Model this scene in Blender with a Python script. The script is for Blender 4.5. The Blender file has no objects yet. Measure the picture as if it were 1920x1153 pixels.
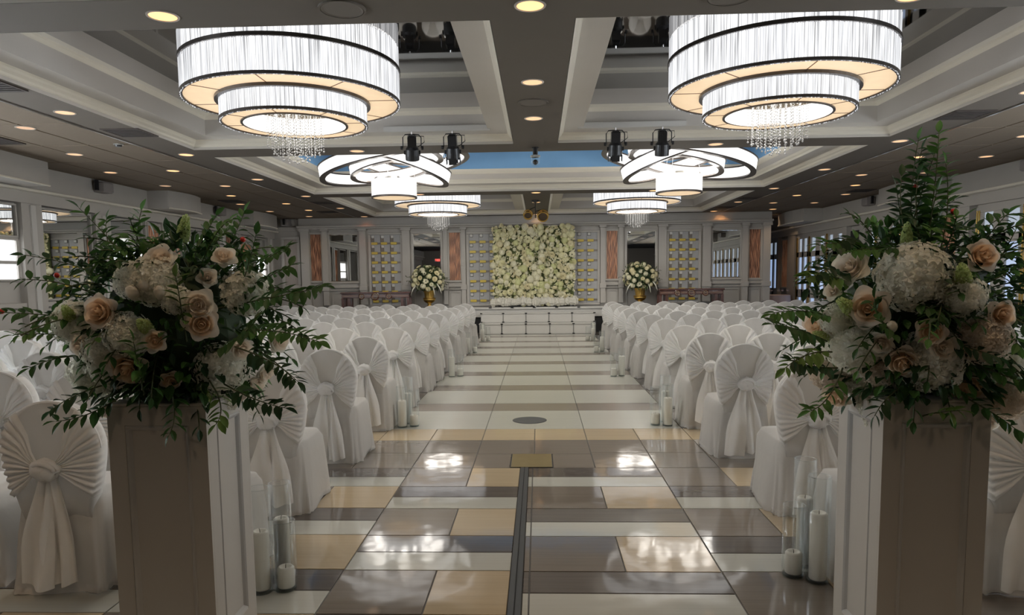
import bpy, math, random
from math import sin, cos, pi, sqrt, atan2
from mathutils import Vector, Matrix, Euler
R = random.Random(7)
SC = bpy.context.scene
COL = SC.collection

# ---------------------------------------------------------------- camera, world, exposure
def make_camera():
    psi, p, roll = math.radians(2.235), math.radians(5.24), 0.0120
    fw = Vector((-sin(psi)*cos(p), cos(psi)*cos(p), -sin(p)))
    r0 = Vector((cos(psi), sin(psi), 0)); u0 = r0.cross(fw)
    r = r0*cos(roll) - u0*sin(roll); u = u0*cos(roll) + r0*sin(roll)
    cd = bpy.data.cameras.new('camera'); cam = bpy.data.objects.new('camera', cd)
    m = Matrix((r, u, -fw)).transposed().to_4x4(); m.translation = (0, 0, 1.55)
    cam.matrix_world = m
    cd.sensor_width = 36; cd.lens = 36*1307/1920; cd.shift_y = 63.5/1920; cd.clip_start = .05
    COL.objects.link(cam); SC.camera = cam
make_camera()
w = bpy.data.worlds.new('world'); SC.world = w; w.use_nodes = True
w.node_tree.nodes['Background'].inputs[0].default_value = (.45, .58, .8, 1)
w.node_tree.nodes['Background'].inputs[1].default_value = .3
SC.view_settings.view_transform = 'Standard'; SC.view_settings.look = 'None'
SC.view_settings.exposure = 0.85; SC.view_settings.gamma = 1.0; SC.view_settings.use_curve_mapping = False
SC.cycles.use_denoising = True
SC.cycles.max_bounces = 8; SC.cycles.diffuse_bounces = 4; SC.cycles.glossy_bounces = 4; SC.cycles.transmission_bounces = 8
SC.cycles.caustics_reflective = False; SC.cycles.caustics_refractive = False
SC.cycles.sample_clamp_indirect = 4.0; SC.cycles.sample_clamp_direct = .75
DRUM = 1.5       # radiance of the lit chandelier shades
# ---------------------------------------------------------------- materials
MATS = {}
def mat(name, col, rough=.6, metal=0., noise=0., nscale=6., bump=0., bscale=40., stretch=(1,1,1), emit=None, es=0., spec=.5, trans=0., rnd=0., coat=0., sheen=0.):
    if name in MATS: return MATS[name]
    m = bpy.data.materials.new(name); m.use_nodes = True; MATS[name] = m
    nt = m.node_tree; b = nt.nodes['Principled BSDF']; L = nt.links.new
    b.inputs['Roughness'].default_value = rough; b.inputs['Metallic'].default_value = metal
    b.inputs['Specular IOR Level'].default_value = spec
    b.inputs['Transmission Weight'].default_value = trans
    b.inputs['Coat Weight'].default_value = coat
    b.inputs['Sheen Weight'].default_value = sheen
    b.inputs['Base Color'].default_value = (*col, 1)
    if emit:
        b.inputs['Emission Color'].default_value = (*emit, 1); b.inputs['Emission Strength'].default_value = es
    if noise or bump:
        tc = nt.nodes.new('ShaderNodeTexCoord'); mp = nt.nodes.new('ShaderNodeMapping'); mp.inputs['Scale'].default_value = stretch
        L(tc.outputs['Object'], mp.inputs[0])
    last = None
    if noise:
        n = nt.nodes.new('ShaderNodeTexNoise'); n.inputs['Scale'].default_value = nscale; n.inputs['Detail'].default_value = 6
        L(mp.outputs[0], n.inputs['Vector'])
        mx = nt.nodes.new('ShaderNodeMix'); mx.data_type = 'RGBA'
        mx.inputs[6].default_value = (*[c*(1-noise) for c in col], 1); mx.inputs[7].default_value = (*[min(1, c*(1+noise)) for c in col], 1)
        L(n.outputs['Fac'], mx.inputs[0]); last = mx.outputs[2]
    if rnd:
        oi = nt.nodes.new('ShaderNodeObjectInfo'); mr = nt.nodes.new('ShaderNodeMapRange')
        mr.inputs[3].default_value = 1-rnd; mr.inputs[4].default_value = 1+rnd
        L(oi.outputs['Random'], mr.inputs[0])
        vm = nt.nodes.new('ShaderNodeVectorMath'); vm.operation = 'SCALE'
        if last: L(last, vm.inputs[0])
        else: vm.inputs[0].default_value = col
        L(mr.outputs[0], vm.inputs['Scale']); last = vm.outputs[0]
    if last: L(last, b.inputs['Base Color'])
    if bump:
        n2 = nt.nodes.new('ShaderNodeTexNoise'); n2.inputs['Scale'].default_value = bscale; n2.inputs['Detail'].default_value = 4
        L(mp.outputs[0], n2.inputs['Vector'])
        bp = nt.nodes.new('ShaderNodeBump'); bp.inputs['Strength'].default_value = bump; bp.inputs['Distance'].default_value = .01
        L(n2.outputs['Fac'], bp.inputs['Height']); L(bp.outputs[0], b.inputs['Normal'])
    return m
def tile_mat(name, col, noise):
    """polished stone with fine streaks along x and a slightly wavy polish"""
    m = mat(name, col, .065, spec=.4)
    nt = m.node_tree; b = nt.nodes['Principled BSDF']; L = nt.links.new
    tc = nt.nodes.new('ShaderNodeTexCoord'); oi = nt.nodes.new('ShaderNodeObjectInfo')
    ad = nt.nodes.new('ShaderNodeVectorMath'); ad.operation = 'ADD'
    sc = nt.nodes.new('ShaderNodeVectorMath'); sc.operation = 'SCALE'; sc.inputs[0].default_value = (37, 91, 13); L(oi.outputs['Random'], sc.inputs['Scale'])
    L(tc.outputs['Object'], ad.inputs[0]); L(sc.outputs[0], ad.inputs[1])
    mp = nt.nodes.new('ShaderNodeMapping'); mp.inputs['Scale'].default_value = (.8, 36, 1); L(ad.outputs[0], mp.inputs[0])
    n = nt.nodes.new('ShaderNodeTexNoise'); n.inputs['Scale'].default_value = 1.6; n.inputs['Detail'].default_value = 8; n.inputs['Roughness'].default_value = .65
    L(mp.outputs[0], n.inputs['Vector'])
    cr = nt.nodes.new('ShaderNodeMapRange'); cr.inputs[1].default_value = .3; cr.inputs[2].default_value = .7; cr.inputs[3].default_value = 1-noise; cr.inputs[4].default_value = 1+noise
    L(n.outputs['Fac'], cr.inputs[0])
    mr = nt.nodes.new('ShaderNodeMapRange'); mr.inputs[3].default_value = .93; mr.inputs[4].default_value = 1.07; L(oi.outputs['Random'], mr.inputs[0])
    mu = nt.nodes.new('ShaderNodeMath'); mu.operation = 'MULTIPLY'; L(cr.outputs[0], mu.inputs[0]); L(mr.outputs[0], mu.inputs[1])
    vm = nt.nodes.new('ShaderNodeVectorMath'); vm.operation = 'SCALE'; vm.inputs[0].default_value = col; L(mu.outputs[0], vm.inputs['Scale'])
    L(vm.outputs[0], b.inputs['Base Color'])
    n2 = nt.nodes.new('ShaderNodeTexNoise'); n2.inputs['Scale'].default_value = 5.0; n2.inputs['Detail'].default_value = 1.5; L(ad.outputs[0], n2.inputs['Vector'])
    bp = nt.nodes.new('ShaderNodeBump'); bp.inputs['Strength'].default_value = .026; bp.inputs['Distance'].default_value = .05
    L(n2.outputs['Fac'], bp.inputs['Height']); L(bp.outputs[0], b.inputs['Normal'])
    return m
def shade_mat(name, col, strength, kx, lo, hi):
    """lit crystal shade: emission broken into vertical strands by the angle round the drum"""
    m = bpy.data.materials.new(name); m.use_nodes = True; MATS[name] = m
    nt = m.node_tree; L = nt.links.new; b = nt.nodes['Principled BSDF']
    b.inputs['Base Color'].default_value = (.06, .06, .06, 1); b.inputs['Roughness'].default_value = .3
    b.inputs['Emission Color'].default_value = (*col, 1)
    tc = nt.nodes.new('ShaderNodeTexCoord'); sp = nt.nodes.new('ShaderNodeSeparateXYZ'); L(tc.outputs['Object'], sp.inputs[0])
    at = nt.nodes.new('ShaderNodeMath'); at.operation = 'ARCTAN2'; L(sp.outputs[1], at.inputs[0]); L(sp.outputs[0], at.inputs[1])
    cb = nt.nodes.new('ShaderNodeCombineXYZ'); L(at.outputs[0], cb.inputs[0]); L(sp.outputs[2], cb.inputs[2])
    mp = nt.nodes.new('ShaderNodeMapping'); mp.inputs['Scale'].default_value = (kx, 1, 1.2); L(cb.outputs[0], mp.inputs[0])
    n = nt.nodes.new('ShaderNodeTexNoise'); n.inputs['Scale'].default_value = 1; n.inputs['Detail'].default_value = 3; L(mp.outputs[0], n.inputs['Vector'])
    mr = nt.nodes.new('ShaderNodeMapRange'); mr.inputs[1].default_value = .35; mr.inputs[2].default_value = .65
    mr.inputs[3].default_value = lo*strength; mr.inputs[4].default_value = hi*strength
    L(n.outputs['Fac'], mr.inputs[0]); L(mr.outputs[0], b.inputs['Emission Strength'])
    return m
def cloth(m, f):
    nt = m.node_tree; L = nt.links.new; b = nt.nodes['Principled BSDF']; out = nt.nodes['Material Output']
    t = nt.nodes.new('ShaderNodeBsdfTranslucent'); t.inputs[0].default_value = b.inputs['Base Color'].default_value
    mx = nt.nodes.new('ShaderNodeMixShader'); mx.inputs[0].default_value = f
    L(b.outputs[0], mx.inputs[1]); L(t.outputs[0], mx.inputs[2]); L(mx.outputs[0], out.inputs[0]); return m
def emis(name, col, s):
    return mat(name, (.5, .5, .5), .5, emit=col, es=s)
def glassmat(name, col=(1, 1, 1), rough=0.):
    m = bpy.data.materials.new(name); m.use_nodes = True; MATS[name] = m
    nt = m.node_tree; L = nt.links.new
    out = nt.nodes['Material Output']; nt.nodes.remove(nt.nodes['Principled BSDF'])
    g = nt.nodes.new('ShaderNodeBsdfGlossy'); g.inputs['Roughness'].default_value = .03; g.inputs[0].default_value = (.9, .95, 1, 1)
    t = nt.nodes.new('ShaderNodeBsdfTransparent'); t.inputs[0].default_value = (*col, 1)
    lw = nt.nodes.new('ShaderNodeLayerWeight'); lw.inputs[0].default_value = .12
    mx = nt.nodes.new('ShaderNodeMixShader'); ml = nt.nodes.new('ShaderNodeMath'); ml.operation = 'MULTIPLY_ADD'; ml.inputs[1].default_value = .55; ml.inputs[2].default_value = .03; L(lw.outputs['Facing'], ml.inputs[0]); L(ml.outputs[0], mx.inputs[0]); L(t.outputs[0], mx.inputs[1]); L(g.outputs[0], mx.inputs[2])
    L(mx.outputs[0], out.inputs[0]); return m

WALL = mat('wall_paint', (.365, .345, .315), .55, noise=.06, nscale=3, bump=.05, bscale=60)
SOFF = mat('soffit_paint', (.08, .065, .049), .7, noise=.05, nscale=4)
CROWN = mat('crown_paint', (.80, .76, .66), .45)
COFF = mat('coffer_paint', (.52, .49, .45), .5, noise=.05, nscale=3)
BLUE = mat('blue_cove', (.17, .36, .62), .7, noise=.12, nscale=2)
ACT = mat('acoustic_tile', (.14, .107, .073), .9, noise=.12, nscale=30, bump=.25, bscale=90, rnd=.05)
MIRC = mat('ceiling_mirror', (.27, .265, .26), .03, 1.0, bump=.004, bscale=3)
MIR = mat('mirror_glass', (.66, .67, .66), .01, 1.0)
CHROME = mat('chrome_trim', (.75, .75, .76), .15, 1.0)
WHITEP = mat('white_paint', (.52, .51, .485), .45, noise=.04, nscale=5)
PED = mat('pedestal_paint', (.45, .425, .385), .5, noise=.04, nscale=6, bump=.03, bscale=30)
PEDG = mat('pedestal_moulding', (.42, .41, .39), .5)
FAB = mat('white_cover_fabric', (.66, .64, .61), .85, noise=.06, nscale=7, bump=.25, bscale=18, sheen=.2)
GAUZE = mat('white_sash_gauze', (.90, .89, .87), .7, noise=.05, nscale=9, bump=.12, bscale=60, sheen=.3)
cloth(FAB, .3); cloth(GAUZE, .25)
GROUT = mat('floor_grout', (.045, .038, .03), .6)
TW = tile_mat('tile_white', (.43, .425, .378), .035)
TT = tile_mat('tile_tan', (.40, .315, .205), .09)
TB = tile_mat('tile_taupe', (.165, .140, .115), .09)
TD = tile_mat('tile_dark', (.10, .086, .075), .16)
BLACK = mat('black_metal', (.012, .012, .013), .4, .3)
BLACKM = mat('black_matte', (.01, .01, .01), .8)
DBRONZE = mat('dark_bronze_rim', (.06, .052, .048), .35, .8)
GOLD = mat('antique_gold', (.55, .36, .10), .35, 1.0, noise=.25, nscale=12)
GBAR = mat('yellow_gold_bar', (.46, .34, .05), .4, .1)
BRASS = mat('brass_strip', (.75, .52, .15), .2, 1.0)
COPPER = mat('copper_relief', (.60, .33, .21), .35, .35, noise=.45, nscale=30, stretch=(1, 1, .15))
COPD = mat('copper_shadow', (.16, .075, .048), .6)
WOOD = mat('mahogany', (.07, .022, .014), .25, noise=.3, nscale=8, stretch=(.3, 1, 1), coat=.4)
CREAMG = mat('carved_trim', (.35, .25, .16), .4)
PANEL_FAB = mat('upholstered_panel', (.30, .265, .24), .9, noise=.18, nscale=35, bump=.2, bscale=50)
WAX = mat('candle_wax', (.82, .80, .74), .5, sheen=.1)
GLASS = glassmat('clear_glass', (.985, .99, .985))
LENS = emis('downlight_lens', (1, .48, .17), 1.0)
LENSD = emis('downlight_dim', (1, .53, .23), .58)
REFL = mat('downlight_reflector', (.8, .55, .3), .3, .7, emit=(1, .5, .18), es=.25)
TRIMR = mat('downlight_trim', (.5, .45, .4), .5)
SHADE = shade_mat('lit_crystal_shade', (1, .985, .97), DRUM, 45, .30, 1.3)
SHADEW = shade_mat('lit_white_shade', (1, .985, .96), DRUM*1.0, 30, .40, .85)
STRAND = shade_mat('crystal_strand', (.96, .97, 1), DRUM, 60, .12, .50)
DIFF = mat('amber_diffuser', (.8, .62, .42), .5, noise=.1, nscale=9, emit=(1, .74, .47), es=.36)
CRYST = mat('crystal_drop', (.05, .05, .05), .2, 0., emit=(1, .97, .93), es=.10)
PANEW = emis('window_reflection_pane', (.93, .96, 1), 2.2)  # glow standing in for windows reflected in the left wall mirrors
PANEN = emis('added_daylight_pane', (.86, .93, 1), 15)  # strong glow for the added out-of-view windows that light the chairs
PANEB = emis('blue_window_pane', (.36, .50, .78), .42)
PANEB2 = emis('pale_window_pane', (.42, .52, .66), .30)
LEAF = [mat('leaf_%d' % i, c, .5, rnd=.3, spec=.2) for i, c in enumerate([(.035, .085, .02), (.055, .125, .028), (.022, .05, .018), (.10, .17, .04)])]
STEM = mat('plant_stem', (.05, .065, .02), .7)
PET = dict(w=mat('petal_white', (.88, .84, .75), .6, noise=.06, nscale=30, sheen=.2), r=mat('petal_blush', (.88, .79, .68), .6, noise=.12, nscale=20, sheen=.2),
           p=mat('petal_peach', (.86, .68, .50), .6, noise=.12, nscale=20), h=mat('hydrangea_white', (.84, .83, .74), .65, noise=.12, nscale=25),
           hc=mat('hydrangea_blush', (.74, .65, .54), .65, noise=.14, nscale=25), g=mat('green_blossom', (.50, .58, .26), .65, noise=.15, nscale=25))
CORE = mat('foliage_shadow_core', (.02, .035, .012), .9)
for k_ in PET: cloth(PET[k_], .4)
for m_ in LEAF: cloth(m_, .25)
TULLE = mat('white_tulle', (.60, .58, .51), .9, noise=.08, nscale=20)
FW = [mat('wall_bloom_%d' % i, c, .7, noise=.15, nscale=30) for i, c in enumerate([(.70, .67, .42), (.74, .71, .52), (.64, .58, .36), (.56, .57, .29)])]
RED = mat('red_berry', (.5, .02, .01), .4)
PINK = mat('pink_cloth', (.55, .42, .38), .8)

# ---------------------------------------------------------------- mesh helpers
class MB:
    def __init__(s): s.v = []; s.f = []; s.m = []; s.mi = 0
    def add(s, vs, fs):
        o = len(s.v); s.v += [tuple(v) for v in vs]; s.f += [tuple(i+o for i in f) for f in fs]; s.m += [s.mi]*len(fs); return s
    def box(s, x0, x1, y0, y1, z0, z1, c=0.0):
        if c <= 0:
            return s.add([(x, y, z) for z in (z0, z1) for y in (y0, y1) for x in (x0, x1)],
                  [(0, 2, 3, 1), (4, 5, 7, 6), (0, 1, 5, 4), (2, 6, 7, 3), (0, 4, 6, 2), (1, 3, 7, 5)])
        vs = []
        for z, k in ((z0, c), (z0+c, 0), (z1-c, 0), (z1, c)):
            vs += [(x0+k, y0+k, z), (x1-k, y0+k, z), (x1-k, y1-k, z), (x0+k, y1-k, z)]
        fs = [(3, 2, 1, 0), (12, 13, 14, 15)]
        for r in range(3):
            for i in range(4): a = r*4+i; b = r*4+(i+1) % 4; fs.append((a, b, b+4, a+4))
        return s.add(vs, fs)
    def lathe(s, prof, n=24, c=(0, 0, 0), cap=True, M=None):
        vs = []; fs = []
        for (r, z) in prof:
            for i in range(n):
                a = 2*pi*i/n; p = Vector((r*cos(a), r*sin(a), z)); p = (M @ p) if M else p
                vs.append((p.x+c[0], p.y+c[1], p.z+c[2]))
        for k in range(len(prof)-1):
            for i in range(n):
                j = (i+1) % n; fs.append((k*n+i, k*n+j, (k+1)*n+j, (k+1)*n+i))
        if cap:
            if prof[0][0] > 1e-6: fs.append(tuple(range(n-1, -1, -1)))
            if prof[-1][0] > 1e-6: fs.append(tuple((len(prof)-1)*n+i for i in range(n)))
        return s.add(vs, fs)
    def tube(s, pts, r, n=8, closed=False):
        pts = [Vector(p) for p in pts]; rs = r if isinstance(r, (list, tuple)) else [r]*len(pts)
        vs = []; fs = []; up = Vector((0, 0, 1)); N = len(pts)
        for i, p in enumerate(pts):
            a = pts[(i-1) % N] if (closed or i) else p; b = pts[(i+1) % N] if (closed or i < N-1) else p
            d = (b-a).normalized(); u = up if abs(d.z) < .9 else Vector((1, 0, 0))
            e1 = d.cross(u).normalized(); e2 = d.cross(e1)
            for k in range(n):
                t = 2*pi*k/n; q = p + (e1*cos(t)+e2*sin(t))*rs[i]; vs.append(q)
        for i in range(N if closed else N-1):
            for k in range(n):
                l = (k+1) % n; j = (i+1) % N; fs.append((i*n+k, i*n+l, j*n+l, j*n+k))
        if not closed: fs += [tuple(range(n-1, -1, -1)), tuple((N-1)*n+k for k in range(n))]
        return s.add(vs, fs)
    def grid(s, fn, nu, nv, wrap=False):
        vs = [fn(u/nu, v/nv) for v in range(nv+1) for u in range(nu+1)]; w = nu+1
        return s.add(vs, [(v*w+u, v*w+u+1, (v+1)*w+u+1, (v+1)*w+u) for v in range(nv) for u in range(nu)])
    def sphere(s, c, r, nu=12, nv=8, M=None, fn=None):
        rx, ry, rz = r if isinstance(r, (tuple, list)) else (r, r, r)
        vs = []; fs = []
        for v in range(nv+1):
            t = pi*v/nv
            for u in range(nu):
                a = 2*pi*u/nu; k = fn(a, t) if fn else 1
                p = Vector((rx*sin(t)*cos(a)*k, ry*sin(t)*sin(a)*k, rz*cos(t)*k)); p = M @ p if M else p
                vs.append((p.x+c[0], p.y+c[1], p.z+c[2]))
        for v in range(nv):
            for u in range(nu):
                l = (u+1) % nu; fs.append((v*nu+u, (v+1)*nu+u, (v+1)*nu+l, v*nu+l))
        return s.add(vs, fs)
    def mesh(s, name, mats, smooth=False):
        me = bpy.data.meshes.new(name); me.from_pydata(s.v, [], s.f); me.update()
        for m in (mats if isinstance(mats, (list, tuple)) else [mats]): me.materials.append(m)
        if isinstance(mats, (list, tuple)) and len(mats) > 1: me.polygons.foreach_set('material_index', s.m)
        if smooth: me.polygons.foreach_set('use_smooth', [True]*len(me.polygons))
        return me
    def obj(s, name, mats, parent=None, loc=None, smooth=False, **kw):
        return ob(name, s.mesh(name, mats, smooth), parent, loc, **kw)
def ob(name, me, parent=None, loc=None, rot=None, scale=None, label=None, cat=None, group=None, kind=None):
    o = bpy.data.objects.new(name, me); COL.objects.link(o)
    if parent: o.parent = parent
    if loc: o.location = loc
    if rot: o.rotation_euler = rot
    if scale: o.scale = scale if isinstance(scale, (tuple, list)) else (scale,)*3
    for k, v in (('label', label), ('category', cat), ('group', group), ('kind', kind)):
        if v: o[k] = v
    return o
def thing(name, label, cat, loc=(0, 0, 0), rotz=0, group=None):
    return ob(name, None, None, loc, (0, 0, rotz), None, label, cat, group)
def boxo(name, dims, m, parent=None, c=0, **kw):
    return MB().box(*dims, c=c).obj(name, m, parent, **kw)
ORD = ['', 'first', 'second', 'third', 'fourth', 'fifth', 'sixth', 'seventh', 'eighth', 'ninth', 'tenth', 'eleventh', 'twelfth', 'thirteenth', 'fourteenth']
def rect_sweep(mb, x0, x1, y0, y1, prof, mis=None):
    """sweep a profile of (inset, height) round a rectangle, facing inwards"""
    for k in range(len(prof)-1):
        if mis: mb.mi = mis[k]
        (a, za), (b, zb) = prof[k], prof[k+1]
        c0 = [(x0+a, y0+a, za), (x1-a, y0+a, za), (x1-a, y1-a, za), (x0+a, y1-a, za)]
        c1 = [(x0+b, y0+b, zb), (x1-b, y0+b, zb), (x1-b, y1-b, zb), (x0+b, y1-b, zb)]
        mb.add(c0+c1, [(i, i+4, (i+1) % 4+4, (i+1) % 4) for i in range(4)])
# ================================================================ SETTING
TWA = tile_mat('aisle_tile_white', (.43, .425, .378), .03); TBA = tile_mat('aisle_tile_taupe', (.165, .140, .115), .07)
for m_ in (TWA, TBA):
    b_ = m_.node_tree.nodes['Principled BSDF']; b_.inputs['Roughness'].default_value = .22; b_.inputs['Specular IOR Level'].default_value = .22
    m_.node_tree.nodes['Bump'].inputs['Strength'].default_value = .008
# ---- floor: dark grout slab with every tile laid on it
floor = MB().box(-9, 9, -6.2, 25, -.12, -.006).obj('floor', GROUT, kind='structure', label='polished floor of white, tan and taupe stone tiles')
TILES = {}
def tile(x0, x1, y0, y1, m):
    g = .0035; w_, d_ = round(x1-x0, 3), round(y1-y0, 3)
    key = (w_, d_, m.name)
    if key not in TILES:
        TILES[key] = MB().box(-w_/2+g, w_/2-g, -d_/2+g, d_/2-g, -.012, 0, c=.002).mesh('tile', m)
    ob('tile', TILES[key], floor, ((x0+x1)/2, (y0+y1)/2, 0))
ysL = [1.587, 1.837, 2.085, 2.585, 2.83, 3.081, 3.571, 3.819, 4.074, 4.57, 4.818, 5.066, 5.575]
XA = [-1.555, -1.055, -.555, -.05, .448, .947, 1.447]
# left of the channel
for y0, y1, k in ((1.6, 2.085, 2), (2.085, 2.335, 1), (2.335, 2.583, 0), (2.583, 2.832, 1), (2.832, 3.081, 0), (3.081, 3.571, 2), (3.571, 3.819, 1), (3.819, 4.074, 0), (4.074, 4.57, 2), (4.57, 4.818, 1), (4.818, 5.066, 0), (5.066, 5.575, 2)):
    if k == 2: tile(-1.055, -.555, y0, y1, TB); tile(-.555, -.16, y0, y1, TT)
    else: tile(-1.055, -.16, y0, y1, TW if k else TD)
# outer left column and beyond (under the chairs)
for y0, y1, m in ((1.6, 2.09, TT), (2.09, 2.34, TD), (2.34, 2.59, TW), (2.59, 3.081, TT), (3.081, 3.326, TW), (3.326, 3.581, TD), (3.581, 4.088, TT), (4.088, 4.337, TW), (4.337, 4.582, TD), (4.582, 5.074, TT), (5.074, 5.324, TW), (5.324, 5.575, TD)):
    if m is TT:
        tile(-1.555, -1.055, y0, y1, TT); tile(-2.055, -1.555, y0, y1, TB); tile(-2.55, -2.055, y0, y1, TT); tile(-3.05, -2.55, y0, y1, TB)
    else: tile(-2.055, -1.055, y0, y1, m); tile(-3.05, -2.055, y0, y1, m)
# right of the channel
for y0, y1, k in ((1.6, 2.07, 2), (2.07, 2.32, 0), (2.32, 2.57, 1), (2.57, 3.06, 2), (3.06, 3.309, 1), (3.309, 3.563, 0), (3.563, 4.067, 2), (4.067, 4.313, 1), (4.313, 4.572, 0), (4.572, 5.065, 2), (5.065, 5.319, 1), (5.319, 5.575, 0)):
    for x0, x1 in ((-.095, -.06),):
        tile(x0, x1, y0, y1, {0: TD, 1: TW, 2: TB}[k])
    if k == 2: tile(-.06, .447, y0, y1, TB); tile(.447, .947, y0, y1, TT)
    else: tile(-.06, .947, y0, y1, TW if k else TD)
for y0, y1, m in ((1.6, 2.08, TB), (2.08, 2.33, TD), (2.33, 2.58, TW), (2.58, 2.83, TD), (2.83, 3.08, TW), (3.08, 3.571, TB), (3.571, 3.817, TW), (3.817, 4.074, TD), (4.074, 4.575, TB), (4.575, 4.82, TW), (4.82, 5.074, TD), (5.074, 5.575, TB)):
    if m is TB:
        tile(.947, 1.447, y0, y1, TB); tile(1.447, 1.947, y0, y1, TT); tile(1.947, 2.447, y0, y1, TB); tile(2.447, 2.95, y0, y1, TT)
    else: tile(.947, 1.947, y0, y1, m); tile(1.947, 2.95, y0, y1, m)
# cross band of taupe and tan
for i in range(len(XA)-1):
    x0, x1 = XA[i], XA[i+1]
    if x0 == -.555 or x0 == -.05:
        tile(x0, x1, 6.026, 6.555, TB)
        if x0 == -.555: tile(-.555, -.247, 5.575, 6.026, TB)
        else: tile(.105, .448, 5.575, 6.026, TB)
    else: tile(x0, x1, 5.575, 6.066, TB); tile(x0, x1, 6.066, 6.555, TB)
    tile(x0, x1, 6.555, 7.045, TT)
for s, xe in ((-1, -1.555), (1, 1.447)):
    for k in range(2):
        a, b_ = sorted((xe+s*k*.75, xe+s*(k+1)*.75))
        tile(a, b_, 5.575, 6.066, TB); tile(a, b_, 6.066, 6.555, TB); tile(a, b_, 6.555, 7.045, TT)
AY = [7.045, 8.025, 8.505, 9.49, 9.967, 10.95, 11.42, 12.36, 12.82, 13.80, 14.22, 15.2, 15.65, 16.6, 16.97, 18.04, 18.43, 18.95]
for i in range(len(AY)-1):
    m = TWA if i % 2 == 0 else TBA
    for x0, x1 in ((-1.53, -.555), (-.555, .448), (.448, 1.445)): tile(x0, x1, AY[i], AY[i+1], m)
    for s, xe in ((-1, -1.53), (1, 1.445)):
        a, b_ = sorted((xe, xe+s*1.2)); tile(a, b_, AY[i], AY[i+1], TD)
# plain tiles further under the chair blocks
side_tile = {}
for s, xe in ((-1, -3.05), (1, 2.95)):
    for k in range(2):
        for j in range(9):
            a, b_ = sorted((xe+s*k*2.3, xe+s*(k+1)*2.3))
            tile(a, b_, 1.6+j*2.6, 1.6+(j+1)*2.6, TD)

# floor channel, brass plate, round cover
t = thing('floor_channel', 'long black metal channel track set in the foreground floor', 'floor track', (0, 0, 0))
boxo('rail', (-.1585, -.130, 1.6, 5.575, -.005, .006), BLACK, t, c=.001); boxo('rail', (-.124, -.0965, 1.6, 5.575, -.005, .006), BLACK, t, c=.001)
boxo('slot', (-.130, -.124, 1.6, 5.575, -.005, .001), BLACKM, t)
t = thing('floor_plate', 'square brass plate set in the floor at the end of the channel', 'floor plate', (-.071, 5.806, 0))
boxo('plate', (-.17, .17, -.212, .212, -.005, .003), mat('aged_brass', (.20, .145, .055), .3, .35, noise=.2, nscale=10), t, c=.002)
boxo('plate_edge', (-.175, .175, -.217, .217, -.005, .0012), BLACKM, t)
t = thing('floor_cover', 'round dark metal cover in the white aisle tiles', 'floor cover', (-.11, 7.478, 0))
MB().lathe([(0, -.004), (.18, -.004), (.18, .003), (.172, .005), (0, .005)], 40).obj('cover_disc', mat('dark_grille', (.03, .03, .028), .6, .2), t)
MB().lathe([(.18, -.004), (.186, -.004), (.186, .002), (.18, .003)], 40, cap=False).obj('cover_ring', BLACKM, t)

# ---- ceiling: soffit grid, coffers, acoustic side tiles
XL, XR, XC0, XC1 = -4.60, 4.54, -.315, .265
ZC = 3.30
cb = MB()
def slab(x0, x1, y0, y1, z0=ZC, z1=ZC+.06): cb.box(x0, x1, y0, y1, z0, z1)
slab(-5.12, XL, -6.2, 20.3); slab(XR, 5.06, -6.2, 20.3)
for y0, y1 in ((-6.2, -.1), (4.43, 4.93), (9.37, 9.95), (14.40, 14.97), (19.72, 20.3)): slab(XL, XR, y0, y1)
for y0, y1 in ((-.1, 4.43), (4.93, 9.37), (14.97, 19.72)): slab(XC0, XC1, y0, y1)
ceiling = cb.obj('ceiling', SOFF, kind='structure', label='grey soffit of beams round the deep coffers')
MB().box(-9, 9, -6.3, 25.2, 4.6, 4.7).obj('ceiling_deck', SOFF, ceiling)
boxo('ceiling_back', (-9, -5.12, -6.2, 25, 3.36, 3.40), BLACKM, ceiling); boxo('ceiling_back', (5.06, 9, -6.2, 25, 3.36, 3.40), BLACKM, ceiling)
boxo('ceiling_back', (-5.12, 5.06, 20.3, 25, 3.3, 3.36), SOFF, ceiling)
P1 = [(0, 3.30), (0, 3.335), (.012, 3.345), (.02, 3.365), (.045, 3.385), (.055, 3.405), (.07, 3.42), (.31, 3.42), (.31, 3.62), (.32, 3.63), (.335, 3.65), (.355, 3.665), (.36, 3.70), (.36, 3.885)]
M1 = [0, 1, 1, 1, 1, 1, 0, 0, 1, 1, 1, 1, 0]
P2 = [(0, 3.30), (0, 3.335), (.012, 3.345), (.02, 3.365), (.045, 3.385), (.055, 3.405), (.07, 3.42), (.33, 3.42), (.34, 3.45), (.36, 3.47), (.38, 3.50), (.38, 3.60), (.40, 3.62), (.42, 3.65), (.43, 3.69), (.43, 4.05)]
M2 = [0, 1, 1, 1, 1, 1, 0, 1, 1, 1, 0, 1, 1, 1, 2]
for (x0, x1, y0, y1) in ((XL, XC0, -.1, 4.43), (XC1, XR, -.1, 4.43), (XL, XC0, 4.93, 9.37), (XC1, XR, 4.93, 9.37), (XL, XC0, 14.97, 19.72), (XC1, XR, 14.97, 19.72)):
    mb = MB(); rect_sweep(mb, x0+.004, x1-.004, y0+.004, y1-.004, P1, M1)
    c_ = mb.obj('coffer', [COFF, CROWN], ceiling)
    boxo('coffer_mirror', (x0+.36, x1-.36, y0+.36, y1-.36, 3.885, 3.90), MIRC, c_)
mb = MB(); rect_sweep(mb, XL+.004, XR-.004, 9.954, 14.396, P2, M2)
c_ = mb.obj('coffer', [COFF, CROWN, BLUE], ceiling, label='wide coffer with a blue cove')
boxo('coffer_top', (XL+.43, XR-.43, 10.38, 13.97, 4.05, 4.07), COFF, c_)
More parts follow.
